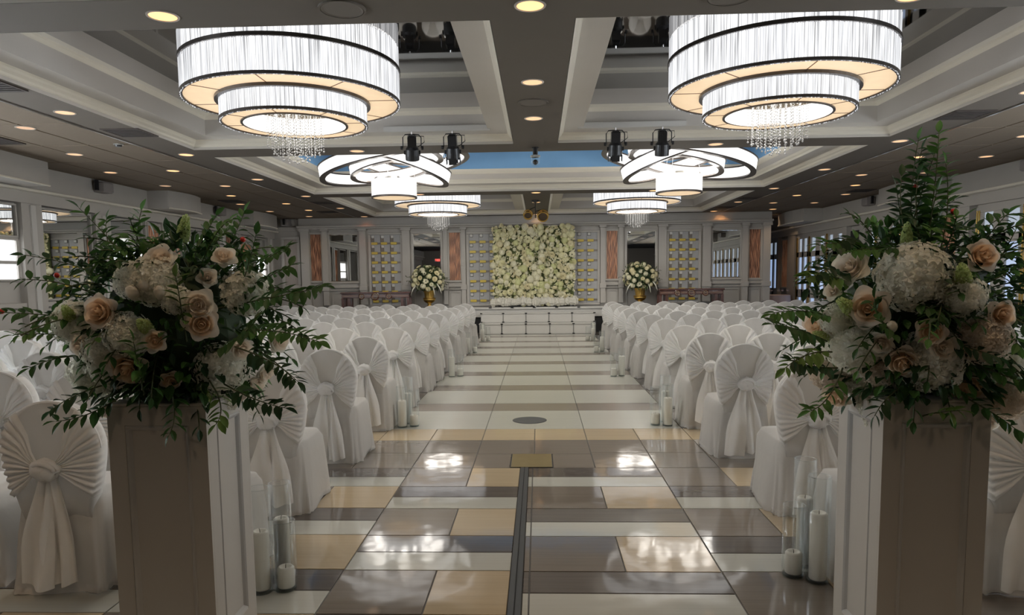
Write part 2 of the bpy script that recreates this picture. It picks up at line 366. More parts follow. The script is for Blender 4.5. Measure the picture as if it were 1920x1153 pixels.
for s, x in ((1, XL+.43), (-1, XR-.43)):
    boxo('cove_vent', (x, x+s*.02, 11.9, 12.7, 3.78, 4.0) if s > 0 else (x-.02, x, 11.9, 12.7, 3.78, 4.0), mat('dark_blue_vent', (.05, .11, .22), .7), c_)
act = MB().box(-.296, .296, -.60, .60, 0, .02, c=.006).mesh('ceiling_tile', ACT)
for s, xe in ((-1, -5.14), (1, 5.08)):
    for i in range(5):
        for j in range(18):
            ob('ceiling_tile', act, ceiling, (xe+s*(.305+i*.61), 2.2+j*1.22+(.61 if False else 0), ZC+R.uniform(0, .003)))
for n_, s, x in (('trim_1', -1, -5.13), ('trim_2', 1, 5.07)):
    boxo(n_, (x-.012, x+.012, 1.5, 20.2, ZC-.012, ZC+.02), CHROME, kind='structure', label='thin chrome strip along the edge of the tiled ceiling')

# ---- back wall
YB = 20.1
wall = MB().box(-6.86, 6.52, YB, YB+.25, 0, 3.36).obj('wall_back', WALL, kind='structure', label='grey panelled back wall with pilasters')
bp = lambda n, x0, x1, z0, z1, d0=.0, d=.04, m=WALL, c=.006, par=wall, **k: MB().box(x0, x1, YB-d0-d, YB-d0+.002, z0, z1, c=c).obj(n, m, par, **k)
bp('frieze', -6.87, 6.53, 3.08, 3.30, 0, .14)
bp('cornice', -6.9, 6.55, 3.03, 3.085, 0, .24); bp('cornice', -6.88, 6.54, 2.985, 3.03, 0, .17)
PIL = [(-6.84, -6.60), (-6.22, -6.06), (-5.14, -4.95), (-3.90, -3.68), (-2.72, -2.60), (-2.20, -2.08), (1.76, 1.90), (2.28, 2.40), (3.40, 3.62), (4.64, 4.86), (5.74, 5.90), (6.32, 6.52)]
for x0, x1 in PIL:
    bp('pilaster', x0, x1, .8, 2.985, 0, .11)
for x0, x1 in PIL:
    bp('pilaster_capital', x0-.03, x1+.03, 2.925, 2.99, 0, .16); bp('pilaster_base', x0-.02, x1+.02, 1.22, 1.36, 0, .14)
for x0, x1 in ((-6.84, -4.95), (-3.9, -2.08), (1.76, 3.62), (4.64, 6.52)):
    bp('chair_rail', x0, x1, 1.30, 1.345, 0, .085); bp('chair_rail', x0, x1, 1.22, 1.25, 0, .07)
for x0, x1 in ((-6.56, -6.26), (-6.0, -5.2), (-3.6, -2.78), (-2.56, -2.23), (1.95, 2.25), (2.5, 3.33), (4.92, 5.7), (5.95, 6.27)):
    fr = MB()
    for a in ((x0, x1, 1.14, 1.17), (x0, x1, .72, .75), (x0, x0+.03, .75, 1.14), (x1-.03, x1, .75, 1.14)): fr.box(a[0], a[1], YB-.03, YB, a[2], a[3])
    fr.obj('wainscot_frame', WALL, wall)
def framed(nm, x0, x1, z0, z1, label, cat, fill, fw_=.06, group=None):
    t = thing(nm, label, cat, ((x0+x1)/2, YB, z0), 0, group); hw = (x1-x0)/2; h = z1-z0
    for a in ((-hw-fw_, hw+fw_, h, h+fw_), (-hw-fw_, hw+fw_, -fw_, 0)): MB().box(a[0], a[1], -.05, .0, a[2], a[3], c=.008).obj('frame_rail', WALL, t)
    for a in ((-hw-fw_, -hw), (hw, hw+fw_)): MB().box(a[0], a[1], -.05, .0, 0, h, c=.008).obj('frame_stile', WALL, t)
    fill(t, hw, h); return t
def mir_fill(t, hw, h):
    MB().box(-hw, hw, -.012, 0, 0, h).obj('mirror_pane', MIR, t)
    e = MB()
    for a in ((-hw, hw, h-.022, h), (-hw, hw, 0, .022), (-hw, -hw+.022, .022, h-.022), (hw-.022, hw, .022, h-.022)):
        e.add([(a[0], -.0125, a[2]), (a[1], -.0125, a[2]), (a[1], -.016, a[3]), (a[0], -.016, a[3])], [(0, 1, 2, 3)])
    e.obj('bevel_strip', mat('mirror_bevel', (.8, .8, .78), .05, 1), t)
def cop_fill(t, hw, h):
    MB().box(-hw, hw, -.006, 0, 0, h).obj('copper_backing', COPD, t)
    n = max(7, int(2*hw/.036)); b = R.random()*10; nz = 44
    for k in range(n):
        xc = -hw+2*hw*(k+.5)/n; ph = R.random()*6.28; mb = MB(); vs = []; fs = []
        for i in range(nz+1):
            z = h*i/nz; x = xc+.008*sin(z*8+ph)+.006*sin(z*19+ph*1.7); ww = .0105+.005*sin(z*13+ph*2.3); d = .018+.010*sin(z*11+ph)
            vs += [(max(-hw, x-ww), -.006, z), (x-ww*.4, -.006-d, z), (x+ww*.4, -.006-d, z), (min(hw, x+ww), -.006, z)]
        for i in range(nz):
            a = i*4; fs += [(a+q, a+q+1, a+q+5, a+q+4) for q in range(3)]
        mb.add(vs, fs).obj('copper_strip', COPPER, t)
framed('copper_wall_panel', -6.58, -6.27, 1.52, 2.85, 'tall copper relief panel left of the leftmost back wall mirror', 'wall panel', cop_fill)
framed('copper_wall_panel', -2.555, -2.235, 1.49, 2.845, 'tall copper relief panel behind the left gold urn, beside the flower wall', 'wall panel', cop_fill)
framed('copper_wall_panel', 1.94, 2.25, 1.48, 2.83, 'tall copper relief panel between flower wall and right gold urn', 'wall panel', cop_fill)
framed('copper_wall_panel', 5.95, 6.26, 1.46, 2.817, 'tall copper relief panel at the right end of the back wall', 'wall panel', cop_fill)
framed('wall_mirror', -6.02, -5.2, 1.49, 2.84, 'leftmost framed mirror on the grey back wall', 'mirror', mir_fill)
framed('wall_mirror', -3.59, -2.80, 1.40, 2.84, 'framed mirror behind the left gold flower urn', 'mirror', mir_fill)
framed('wall_mirror', 2.515, 3.32, 1.40, 2.82, 'framed mirror behind the right gold flower urn', 'mirror', mir_fill)
framed('wall_mirror', 4.92, 5.70, 1.475, 2.81, 'rightmost framed mirror on the grey back wall', 'mirror', mir_fill)
BARM = MB().box(-.087, .087, -.03, 0, -.036, .036, c=.006).mesh('gold_bar', GBAR)
LINKM = MB().box(-.06, .06, -.012, 0, -.026, .026).mesh('bar_link', mat('dull_taupe', (.13, .11, .09), .5))
STUD = MB().box(-.038, .038, -.03, 0, -.038, .038, c=.008).mesh('square_stud', mat('stud_white', (.52, .51, .48), .4))
STUD2 = MB().box(-.048, .048, -.012, 0, -.085, .085).mesh('stud_strip', mat('dull_taupe', (.13, .11, .09), .5))
FRM = MB().box(-.048, .048, -.014, 0, -.048, .048).mesh('stud_backing', mat('stud_shadow', (.06, .057, .054), .6))
def lattice(x0, x1, z0, z1, cols, bars, studs, label, dark):
    t = thing('lattice_panel', label, 'wall panel', ((x0+x1)/2, YB, z0)); hw = (x1-x0)/2; h = z1-z0
    MB().box(-hw, hw, -.02, 0, 0, h).obj('backing', mat('lattice_backing', (.30, .30, .30), .5, noise=.04), t)
    for a in ((-hw-.07, hw+.07, h, h+.06), (-hw-.07, hw+.07, -.06, 0), (-hw-.07, -hw, 0, h), (hw, hw+.07, 0, h)):
        MB().box(a[0], a[1], -.055, 0, a[2], a[3], c=.01).obj('frame', WALL, t)
    for c in range(1, len(cols)):
        xm = (cols[c])-.10-(x0+x1)/2
        MB().box(xm-.004, xm+.004, -.024, 0, 0, h).obj('seam_strip', mat('stud_shadow', (.06, .057, .054), .6), t)
    for c in cols:
        X = c-(x0+x1)/2
        for z in bars:
            ob('gold_bar', BARM, t, (X+.01, -.022, z-z0)); ob('bar_link', LINKM, t, (X+.155, -.021, z-z0), scale=(1 if X+.22 < hw+.02 else .8, 1, 1))
        for z in studs:
            if dark: ob('stud_strip', STUD2, t, (X-.045, -.021, z-.06-z0))
            else: ob('stud_backing', FRM, t, (X-.03, -.021, z-z0))
            ob('square_stud', STUD, t, (X-.03, -.03, z-z0))
BZ = [2.573, 2.293, 2.013, 1.733, 1.453, 1.173, .893]
SZ = [2.753, 2.473, 2.193, 1.913, 1.633, 1.353, 1.073]
BZ1 = [2.565, 2.29, 2.02, 1.742, 1.457, 1.175, .905]; SZ1 = [2.755, 2.477, 2.20, 1.92, 1.64, 1.36, 1.08]
lattice(-4.82, -3.96, .80, 2.815, [-4.72, -4.44, -4.16], BZ1, SZ1, 'lattice panel of gold bars above the left console table', True)
lattice(3.69, 4.53, .80, 2.79, [3.78, 4.065, 4.345], [z-.012 for z in BZ1], [z-.012 for z in SZ1], 'lattice panel of gold bars above the right console table', True)
lattice(-1.99, -.85, .80, 2.80, [-1.885, -1.60, -1.315, -1.03], BZ, SZ, 'lattice panel of gold bars left of the flower wall', False)
lattice(.52, 1.68, .80, 2.80, [.62, .91, 1.195, 1.475], BZ, SZ, 'lattice panel of gold bars right of the flower wall', False)
# left return of the back wall
wr = MB().box(-7.9, -6.86, YB+.05, YB+.3, 0, 3.36).obj('wall_return', WALL, kind='structure', label='recessed corner wall with an upholstered panel')
boxo('frieze', (-7.75, -6.86, YB-.02, YB+.06, 2.95, 3.08), WALL, wr, c=.01)
boxo('upholstered_panel', (-7.36, -6.98, YB+.02, YB+.06, 1.4, 2.72), PANEL_FAB, wr, c=.01)
for a in ((-7.45, -6.9, 2.72, 2.80), (-7.45, -6.9, 1.30, 1.40), (-7.45, -7.36, 1.40, 2.72), (-6.98, -6.9, 1.40, 2.72)): boxo('panel_frame', (a[0], a[1], YB-.01, YB+.06, a[2], a[3]), WALL, wr, c=.01)
boxo('chair_rail', (-7.5, -6.87, YB-.03, YB+.06, 1.20, 1.24), WALL, wr, c=.008)
# right recess behind the back wall end
boxo('wall_recess', (6.3, 9, 24.2, 24.4, 0, 3.36), WALL, kind='structure', label='far grey wall of the recess right of the stage')
boxo('wall_recess', (6.27, 6.52, YB+.2, 24.3, 0, 3.36), WALL, kind='structure', label='grey return wall of the recess')

# ---- left wall
XW = -7.75
wl = boxo('wall_left', (XW-.2, XW, -6.2, 20.4, 0, 3.36), WALL, kind='structure', label='grey left wall of mirrored bays between pilasters')
boxo('frieze_box', (XW, -7.55, -6, 20.12, 2.95, 3.31), WALL, wl)
boxo('frieze_moulding', (XW, -7.50, -6, 20.10, 2.915, 2.95), CROWN, wl, c=.012)
boxo('frieze_header', (XW, -7.62, -6, 20.10, 2.74, 2.915), WALL, wl)
boxo('chair_rail', (XW, -7.66, -6, 20.1, 1.18, 1.26), WALL, wl, c=.01)
def curved_box(y0, y1, xin, xout, parent, s=1):
    mb = MB(); n = 10; w_ = y1-y0
    pts = [(xout, y0)]+[(xin+(xout-xin)*.0+s*(-.10)*(1-sin(pi*i/n)), y0+w_*i/n) for i in range(n+1)]+[(xout, y1)]
    N = len(pts); vs = [(x, y, 2.96) for x, y in pts]+[(x, y, 3.31) for x, y in pts]
    fs = [(i, (i+1) % N, (i+1) % N+N, i+N) for i in range(N)]+[tuple(range(N-1, -1, -1)), tuple(range(N, 2*N))]
    mb.add(vs, fs); o = mb.obj('bowed_bulkhead', WALL, parent)
    mb = MB(); mb.tube([(x+s*.01, y, 2.965) for x, y in pts[1:-1]], .014, 6); mb.obj('bulkhead_moulding', CROWN, parent); return o
curved_box(6.6, 10.1, -7.04, -7.56, wl); curved_box(13.4, 14.7, -7.03, -7.56, wl); curved_box(17.6, 19.2, -7.1, -7.56, wl)
for y0, y1 in ((10.17, 10.6), (11.9, 12.33), (13.44, 13.52), (14.06, 14.4), (16.6, 16.95), (17.55, 17.8), (18.62, 18.75), (19.62, 20.0), (8.0, 8.4)):
    boxo('pilaster', (XW, -7.64, y0, y1, 0, 2.80), WALL, wl, c=.02)
    boxo('pilaster_rib', (-7.64, -7.615, y0+(y1-y0)*.38, y0+(y1-y0)*.62, .1, 2.72), WHITEP if y1-y0 > .3 else WALL, wl, c=.008)
def lmirror(y0, y1, label, z0=1.30, z1=2.72):
    t = thing('wall_mirror', label, 'mirror', (XW, (y0+y1)/2, z0)); h = (y1-y0)/2; H = z1-z0
    MB().box(.02, .035, -h, h, 0, H).obj('mirror_pane', MIR, t)
    for a in ((-h, h, H-.03, H), (-h, h, 0, .03), (-h, -h+.03, .03, H-.03), (h-.03, h, .03, H-.03)): MB().box(.02, .06, a[0], a[1], a[2], a[3], c=.006).obj('frame', WALL, t)
lmirror(8.45, 10.14, 'mirrored bay on the left wall at the photo edge', 2.22)
lmirror(10.63, 11.87, 'tall wall mirror behind the left flower arrangement, beyond the first pilaster', 1.27)
lmirror(12.36, 13.42, 'mirrored bay behind left flowers with window-reflection panes below it', 2.22)
lmirror(14.45, 16.55, 'wide wall mirror on the left wall beyond the copper panels')
lmirror(17.0, 17.5, 'narrow mirror above the far left window-reflection panes', 2.22); lmirror(18.8, 19.58, 'last wall mirror before the back left corner', 2.22)
wn = 0
for y0, y1 in ((8.45, 10.14), (12.36, 13.42), (17.0, 17.5), (18.8, 19.58), (2.9, 4.3), (4.6, 6.0), (6.3, 7.7)):  # glowing panes imitate mirrored windows; the near ones are added for light
    wn += 1
    t = thing('window_%d' % wn, ['', 'glowing panes imitating a window reflection at the left photo edge', 'glowing panes imitating a window reflection behind the left flowers', 'narrow glowing panes imitating a window reflection on the far left wall', 'glowing panes imitating a window reflection nearest the back left corner', 'added window on the near left wall', 'second added window on the near left wall', 'third added window on the near left wall'][wn], 'window', (XW, (y0+y1)/2, 1.58)); t['kind'] = 'structure'; h = (y1-y0)/2
    del t['category']
    pm = PANEN if y1 < 8 else PANEW; top = 1.05 if y1 < 8 else .62; low = -.6 if y1 < 8 else 0
    MB().box(.005, .02, -h, h, .30, top-.02).obj('pane', pm, t); MB().box(.005, .02, -h, h, low+.03, .25).obj('pane', pm, t)
    for a in ((-h, h, .25, .30), (-h, h, low, low+.03), (-h, h, top-.02, top+.02), (-h, -h+.04, low+.03, top-.02), (h-.04, h, low+.03, top-.02)): MB().box(.0, .05, a[0], a[1], a[2], a[3], c=.006).obj('window_frame', WALL, t)
def side_copper(x, s, y0, y1, z0, z1, label):
    t = thing('copper_wall_panel', label, 'wall panel', (x, (y0+y1)/2, z0), -s*pi/2)
    hw = (y1-y0)/2; h = z1-z0
    cop_fill(t, hw, h)
    for a in ((-hw-.05, hw+.05, h, h+.05), (-hw-.05, hw+.05, -.05, 0), (-hw-.05, -hw, 0, h), (hw, hw+.05, 0, h)): MB().box(a[0], a[1], -.05, 0, a[2], a[3], c=.006).obj('frame', WALL, t)
side_copper(XW+.02, -1, 13.56, 14.02, 1.35, 2.66, 'copper relief panel on the left wall above the white roses')
side_copper(XW+.02, -1, 14.46, 14.9, 1.35, 2.45, 'shorter copper relief panel beside the left wall mirror')
side_copper(XW+.02, -1, 17.85, 18.58, 1.35, 2.5, 'copper relief panel on the left wall near the back corner')

# ---- right wall: folding glazed doors
XR_ = 7.85
wrt = boxo('wall_right', (XR_, XR_+.2, -6.2, 24.4, 0, 3.36), WALL, kind='structure', label='grey right wall with folding glazed doors')
boxo('frieze_box', (7.62, XR_, -6, 24.2, 2.95, 3.31), WALL, wrt); boxo('frieze_moulding', (7.56, XR_, -6, 24.2, 2.915, 2.955), CROWN, wrt, c=.012); boxo('frieze_header', (7.70, XR_, -6, 24.2, 2.72, 2.915), WALL, wrt)
curved_box(13.35, 15.2, 7.08, 7.63, wrt, -1); curved_box(19.2, 21.2, 7.02, 7.63, wrt, -1); curved_box(7.5, 9.9, 7.1, 7.63, wrt, -1)
for y0, y1 in ((12.95, 13.32), (14.0, 14.35), (16.95, 17.25), (17.95, 18.2), (21.5, 22.1), (22.95, 23.1)):
    boxo('pilaster', (7.72, XR_, y0, y1, 0, 2.80), WALL, wrt, c=.02)
side_copper(7.84, 1, 13.38, 13.92, 1.35, 2.62, 'copper relief panel on the right wall behind the tall leafy sprig')
side_copper(7.84, 1, 22.2, 22.85, 1.15, 2.62, 'copper relief panel in the far right recess')
boxo('dark_recess', (7.80, XR_+.01, 17.3, 17.9, 2.05, 2.6), BLACKM, wrt)  # flat black box standing in for the dark wall recess
dn = 0
def door_bay(ys, label, pm=None):
    P0, P1_ = pm or (PANEB, PANEB2)
    global dn; dn += 1
    y0, y1 = ys[0][0]-.15, ys[-1][1]+.15
    t = ob('door_%d' % dn, None, None, (7.76, 0, 0), label=label, kind='structure')
    for z0, z1 in ((0, .25), (.86, 1.10), (2.04, 2.20), (2.58, 2.74)): MB().box(0, .08, y0, y1, z0, z1, c=.008).obj('door_rail', WALL, t)
    prev = y0
    for i, (a, b_) in enumerate(ys):
        MB().box(0, .08, prev, a, .25, 2.58, c=.006).obj('door_stile', WALL, t); prev = b_
        for z0, z1, m in ((.25, .86, P0), (1.10, 2.04, P0), (2.20, 2.58, P1_)): MB().box(.035, .05, a, b_, z0, z1).obj('pane', m, t)
        if i % 2 == 1:
            for d in (-.03, .03): MB().box(-.015, .0, b_+.12+d-.014, b_+.12+d+.014, .3, 2.62).obj('hinge_strip', BRASS, t)
    MB().box(0, .08, prev, y1, .25, 2.58, c=.006).obj('door_stile', WALL, t)
door_bay([(2.9+i*.62, 3.27+i*.62) for i in range(8)], 'added bay of folding glazed doors on the right wall beside the foreground chairs', (PANEN, PANEN))  # added out of view, its panes light the chair backs
door_bay([(8.0, 8.35), (8.62, 8.97), (9.24, 9.59), (9.86, 10.2), (10.48, 10.82), (11.1, 11.42), (11.68, 12.0), (12.34, 12.62)], 'nearest bay of folding glazed doors on the right wall')
door_bay([(14.5, 14.72), (15.0, 15.25), (15.55, 15.8), (16.1, 16.35), (16.55, 16.75)], 'middle bay of folding glazed doors on the right wall')
door_bay([(18.3, 18.55), (18.85, 19.1), (19.4, 19.7), (20.0, 20.32), (20.62, 20.88), (21.0, 21.26)], 'far bay of folding glazed doors on the right wall')
door_bay([(23.15, 23.45), (23.6, 23.9)], 'last glazed door in the right recess')
# ---- rear wall behind the camera
wb = boxo('wall_rear', (-9, 9, -6.4, -6.2, 0, 4.6), mat('rear_wall_paint', (.22, .19, .16), .7), kind='structure', label='plain rear wall behind the viewpoint')
dais = boxo('trim_3', (-6.84, -2.15, 18.9, YB, 0, .40), BLACKM, kind='structure', label='low dark platform left of the stage')
dais2 = boxo('trim_4', (2.05, 6.5, 18.9, YB, 0, .40), BLACKM, kind='structure', label='low dark platform right of the stage')
# ================================================================ STAGE AND STEPS
t = thing('stage', 'white fronted stage below the flower wall', 'stage', (0, 0, 0))
MB().box(-2.14, 2.04, 19.62, YB-.06, .66, .712, c=.006).obj('deck', WHITEP, t)
MB().box(-2.12, 2.02, 19.66, 19.70, .44, .66).obj('fascia', WHITEP, t); MB().box(-2.12, 2.02, 19.70, 19.74, 0, .44).obj('skirt', BLACKM, t)
MB().box(-2.12, 2.02, 19.9, 19.94, 0, .66).obj('rear_support', BLACKM, t)
for x in (-1.37, -.75, -.13, .50, 1.12): MB().box(x-.04, x+.04, 19.60, 19.66, .69, .717, c=.004).obj('clamp', BLACK, t)
for i, (nm, xa, xb, ya, yb, z0, z1, js, lab) in enumerate((('step_unit', -1.64, 1.54, 18.98, 19.30, 0, .30, (-1.015, -.355, .295, .94), 'lower white step unit at the foot of the stage'), ('step_unit', -1.62, 1.55, 19.30, 19.60, 0, .575, (-.99, -.357, .277, .915), 'upper white step unit against the stage'))):
    t = thing(nm, lab, 'steps', (0, 0, 0)); zr = z0 if i == 0 else .30
    MB().box(xa, xb, ya-.015, yb, z1-.035, z1, c=.005).obj('tread', WHITEP, t)
    xs = [xa]+list(js)+[xb]
    for a, b_ in zip(xs, xs[1:]): MB().box(a+.012, b_-.012, ya, ya+.02, zr+.005, z1-.035, c=.003).obj('riser_panel', WHITEP, t)
    MB().box(xa+.01, xb-.01, ya+.02, ya+.04, z0, z1-.04).obj('frame', mat('step_frame', (.25, .24, .22), .6), t); MB().box(xa+.01, xa+.03, ya+.04, yb, z0, z1-.036).obj('side', WHITEP, t); MB().box(xb-.03, xb-.01, ya+.04, yb, z0, z1-.036).obj('side', WHITEP, t)
    for k, j in enumerate(js):
        MB().box(j-.010, j+.010, ya-.004, ya+.02, zr+.01, z1-.03).obj('joint_strip', BLACK if (i == 0 and k == 0) else mat('grey_strip', (.2, .2, .19), .4, .5), t)
    for j in list(js)+([xa+.02, xb-.02] if i else []):
        for z in (zr+.018, z1-.018): MB().box(j-.032, j+.032, ya-.022, ya-.001, z-.015, z+.015, c=.004).obj('clamp', BLACK, t)

# ---- flower wall
fw_ = thing('floral_backdrop', 'square wall of cream white roses and hydrangeas on the stage', 'flower wall', (-.135, 19.85, .72))
MB().box(-1.13, 1.13, -.02, .04, .05, 2.26).obj('backing_board', mat('moss_board', (.10, .12, .045), .9, noise=.3, nscale=14), fw_)
for x in (-1.05, 1.05): MB().box(x-.03, x+.03, .0, .06, 0, .1).obj('foot', WHITEP, fw_)
def bloom_mesh(k, rr):
    mb = MB(); q = random.Random(k)
    if k == 0:   # rose, ruffled rings
        for ring, n, rad, lift in ((0, 6, .062, .0), (1, 5, .046, .018), (2, 4, .028, .030)):
            for i in range(n):
                a = 2*pi*i/n+ring*.5; c, s_ = cos(a), sin(a)
                def pet(u, v, a=a, rad=rad, lift=lift):
                    aa = a+(u-.5)*1.5; r = rad*(.35+.65*v); return (r*cos(aa), r*sin(aa), lift+.034*v*(1.15-.45*v))
                mb.grid(pet, 3, 2)
    elif k == 1:  # hydrangea head
        for i in range(34):
            z = 1-(i+.5)/34*1.25; r = sqrt(max(0, 1-z*z)); a = i*2.39996
            P = Vector((r*cos(a), r*sin(a), z))*.062; n = P.normalized(); e1 = n.orthogonal().normalized(); e2 = n.cross(e1); s_ = .021; ph = q.random()*3
            e1, e2 = e1*cos(ph)+e2*sin(ph), e2*cos(ph)-e1*sin(ph)
            mb.add([P, P+e1*s_+n*.006, P+(e1+e2)*s_*.75-n*.002, P+e2*s_+n*.006, P+(e2-e1)*s_*.75-n*.002, P-e1*s_+n*.006, P-(e1+e2)*s_*.75-n*.002, P-e2*s_+n*.006, P+(e1-e2)*s_*.75-n*.002], [(0, 1, 2, 3), (0, 3, 4, 5), (0, 5, 6, 7), (0, 7, 8, 1)])
    else:        # loose peony
        for i in range(12):
            a = i*2.4; t_ = i/12
            def pet(u, v, a=a, t_=t_):
                aa = a+(u-.5)*1.1; r = (.022+.05*v)*(1-.55*t_); return (r*cos(aa), r*sin(aa), .008+.03*t_+.03*v*(1-t_)+.008*sin(9*u+i))
            mb.grid(pet, 3, 2)
    return mb
BM = []
for k in range(3):
    for c in range(4): BM.append(bloom_mesh(k, 1).mesh(['rose_bloom', 'hydrangea_bloom', 'peony_bloom'][k], FW[c], True))
def face(n, spin=0):
    n = Vector(n).normalized(); return (n.to_track_quat('Z', 'Y') @ Euler((0, 0, spin)).to_quaternion()).to_euler()
cnt = 0
N_ = 17
for i in range(N_):
    for j in range(N_):
        x = -1.08+2.16*i/(N_-1)+R.uniform(-.07, .07); z = .12+2.10*j/(N_-1)+R.uniform(-.07, .07)
        if R.random() < .05: continue
        k = R.choice([0, 0, 1, 1, 1, 2]); me = BM[k*4+R.choice([0, 0, 1, 1, 2, 3])]
        ob(me.name, me, fw_, (x, -.05-R.uniform(0, .07), z), face((R.uniform(-.4, .4), -1, R.uniform(-.3, .4)), R.random()*6), R.choice([.8, 1.0, 1.2, 1.45, 1.6])*R.uniform(.9, 1.1)); cnt += 1
def leafpts(L, W, P, d, up, mb, bend=.15):
    d = d.normalized(); s_ = d.cross(up)
    s_ = s_.normalized() if s_.length > 1e-4 else d.orthogonal().normalized(); n = s_.cross(d)
    prof = ((0, .06), (.25, .8), (.5, 1), (.75, .7), (1, .02))
    vs = []
    for t_, w_ in prof:
        c = P+d*L*t_-n*bend*L*t_*t_
        vs += [c-s_*W*w_+n*W*.3*w_, c, c+s_*W*w_+n*W*.3*w_]
    fs = []
    for i in range(4): a = i*3; fs += [(a, a+1, a+4, a+3), (a+1, a+2, a+5, a+4)]
    mb.add(vs, fs)
mb = MB()
for i in range(420):
    x, z = R.uniform(-1.12, 1.12), R.uniform(.2, 2.25)
    leafpts(R.uniform(.06, .13), .018, Vector((x, -.03, z)), Vector((R.uniform(-1, 1), -.9, R.uniform(-1, 1))), Vector((0, 0, 1)), mb)
for i in range(60):
    x, z = R.uniform(-1.05, 1.05), R.uniform(.15, 2.2)
    for k in range(9): leafpts(R.uniform(.08, .15), .012, Vector((x, -.06, z)), Vector((R.uniform(-1, 1), -1.0, R.uniform(-1, 1))), Vector((0, 0, 1)), mb)
mb.obj('greenery', mat('wall_greenery', (.10, .13, .035), .7, noise=.3, nscale=20), fw_, kind='stuff')
mb = MB()
for i in range(900):
    x, z = R.uniform(-1.16, 1.16), R.uniform(.06, 2.25); c = Vector((x, -.05-R.uniform(0, .04), z)); r = R.uniform(.018, .035)
    for k in range(5):
        a = 2*pi*k/5+R.random(); d = Vector((cos(a), -.5, sin(a))); s_ = Vector((-sin(a), 0, cos(a)))
        mb.add([c, c+d*r*.6+s_*r*.4, c+d*r*1.1, c+d*r*.6-s_*r*.4], [(0, 1, 2, 3)])
mb.obj('filler_blossom', FW[1], fw_, kind='stuff')
for fi, fm in ((0, FW[0]), (1, FW[2])):
    mb = MB()
    for i in range(420):
        x, z = R.uniform(-1.15, 1.15), R.uniform(.08, 2.27)
        if sin(x*7+fi)*sin(z*6.3+1)+.4*sin(x*17+z*13) < -.55: continue
        c = Vector((x, -.035-R.uniform(0, .05), z))
        for k in range(8):
            a = 2*pi*k/8+R.random()*.6; r = R.uniform(.03, .055); d = Vector((cos(a), -R.uniform(.2, 1.1), sin(a))).normalized(); s_ = Vector((-sin(a), 0, cos(a)))
            mb.add([c, c+d*r*.6+s_*r*.42, c+d*r*1.05, c+d*r*.6-s_*r*.42], [(0, 1, 2, 3)])
    mb.obj('filler_blossom', fm, fw_, kind='stuff')
# tulle along the foot of the flower wall
mb = MB()
for i in range(26):
    x = -1.15+2.3*i/25; q = R.random()*9
    mb.sphere((x, R.uniform(-.05, .03), .13+R.uniform(0, .05)), (.10, .075, .085+R.uniform(0, .04)), 14, 8, fn=lambda a, t_, q=q: 1+.16*sin(5*a+q)+.14*sin(7*t_+q*2))
ob('tulle_drape', mb.mesh('tulle_drape', TULLE), None, (-.135, 19.70, .71), label='puffed white tulle along the foot of the flower wall', cat='tulle', kind='stuff')
del bpy.data.objects['tulle_drape']['kind']

# ---- gold urns, bouquets, console tables
def urn(x, label):
    t = thing('gold_urn', label, 'urn', (x, 19.5, .40))
    MB().box(-.17, .17, -.17, .17, 0, .30, c=.012).obj('plinth', WOOD, t)
    MB().lathe([(.0, .30), (.13, .30), (.13, .33), (.09, .36), (.055, .40), (.05, .44), (.075, .46)], 24).obj('foot', GOLD, t, smooth=True)
    MB().lathe([(.06, .455), (.13, .49), (.165, .54), (.172, .575), (.15, .59)], 24, cap=False).obj('lower_bowl', GOLD, t, smooth=True)
    MB().lathe([(.150, .588), (.180, .592), (.182, .605), (.150, .612)], 24, cap=False).obj('collar', GOLD, t)
    mb = MB(); n = 48; pr = [(.125, .61), (.128, .66), (.138, .74), (.160, .80), (.165, .82), (.13, .82), (.12, .7)]
    vs = []; fs = []
    for k, (r, z) in enumerate(pr):
        for i in range(n):
            a = 2*pi*i/n; rr = r*(1+(.03 if i % 4 < 2 else -.02)*(1 if k < 4 else 0)); vs.append((rr*cos(a), rr*sin(a), z))
    for k in range(len(pr)-1):
        for i in range(n): fs.append((k*n+i, k*n+(i+1) % n, (k+1)*n+(i+1) % n, (k+1)*n+i))
    mb.add(vs, fs).obj('fluted_cup', GOLD, t, smooth=True); return t
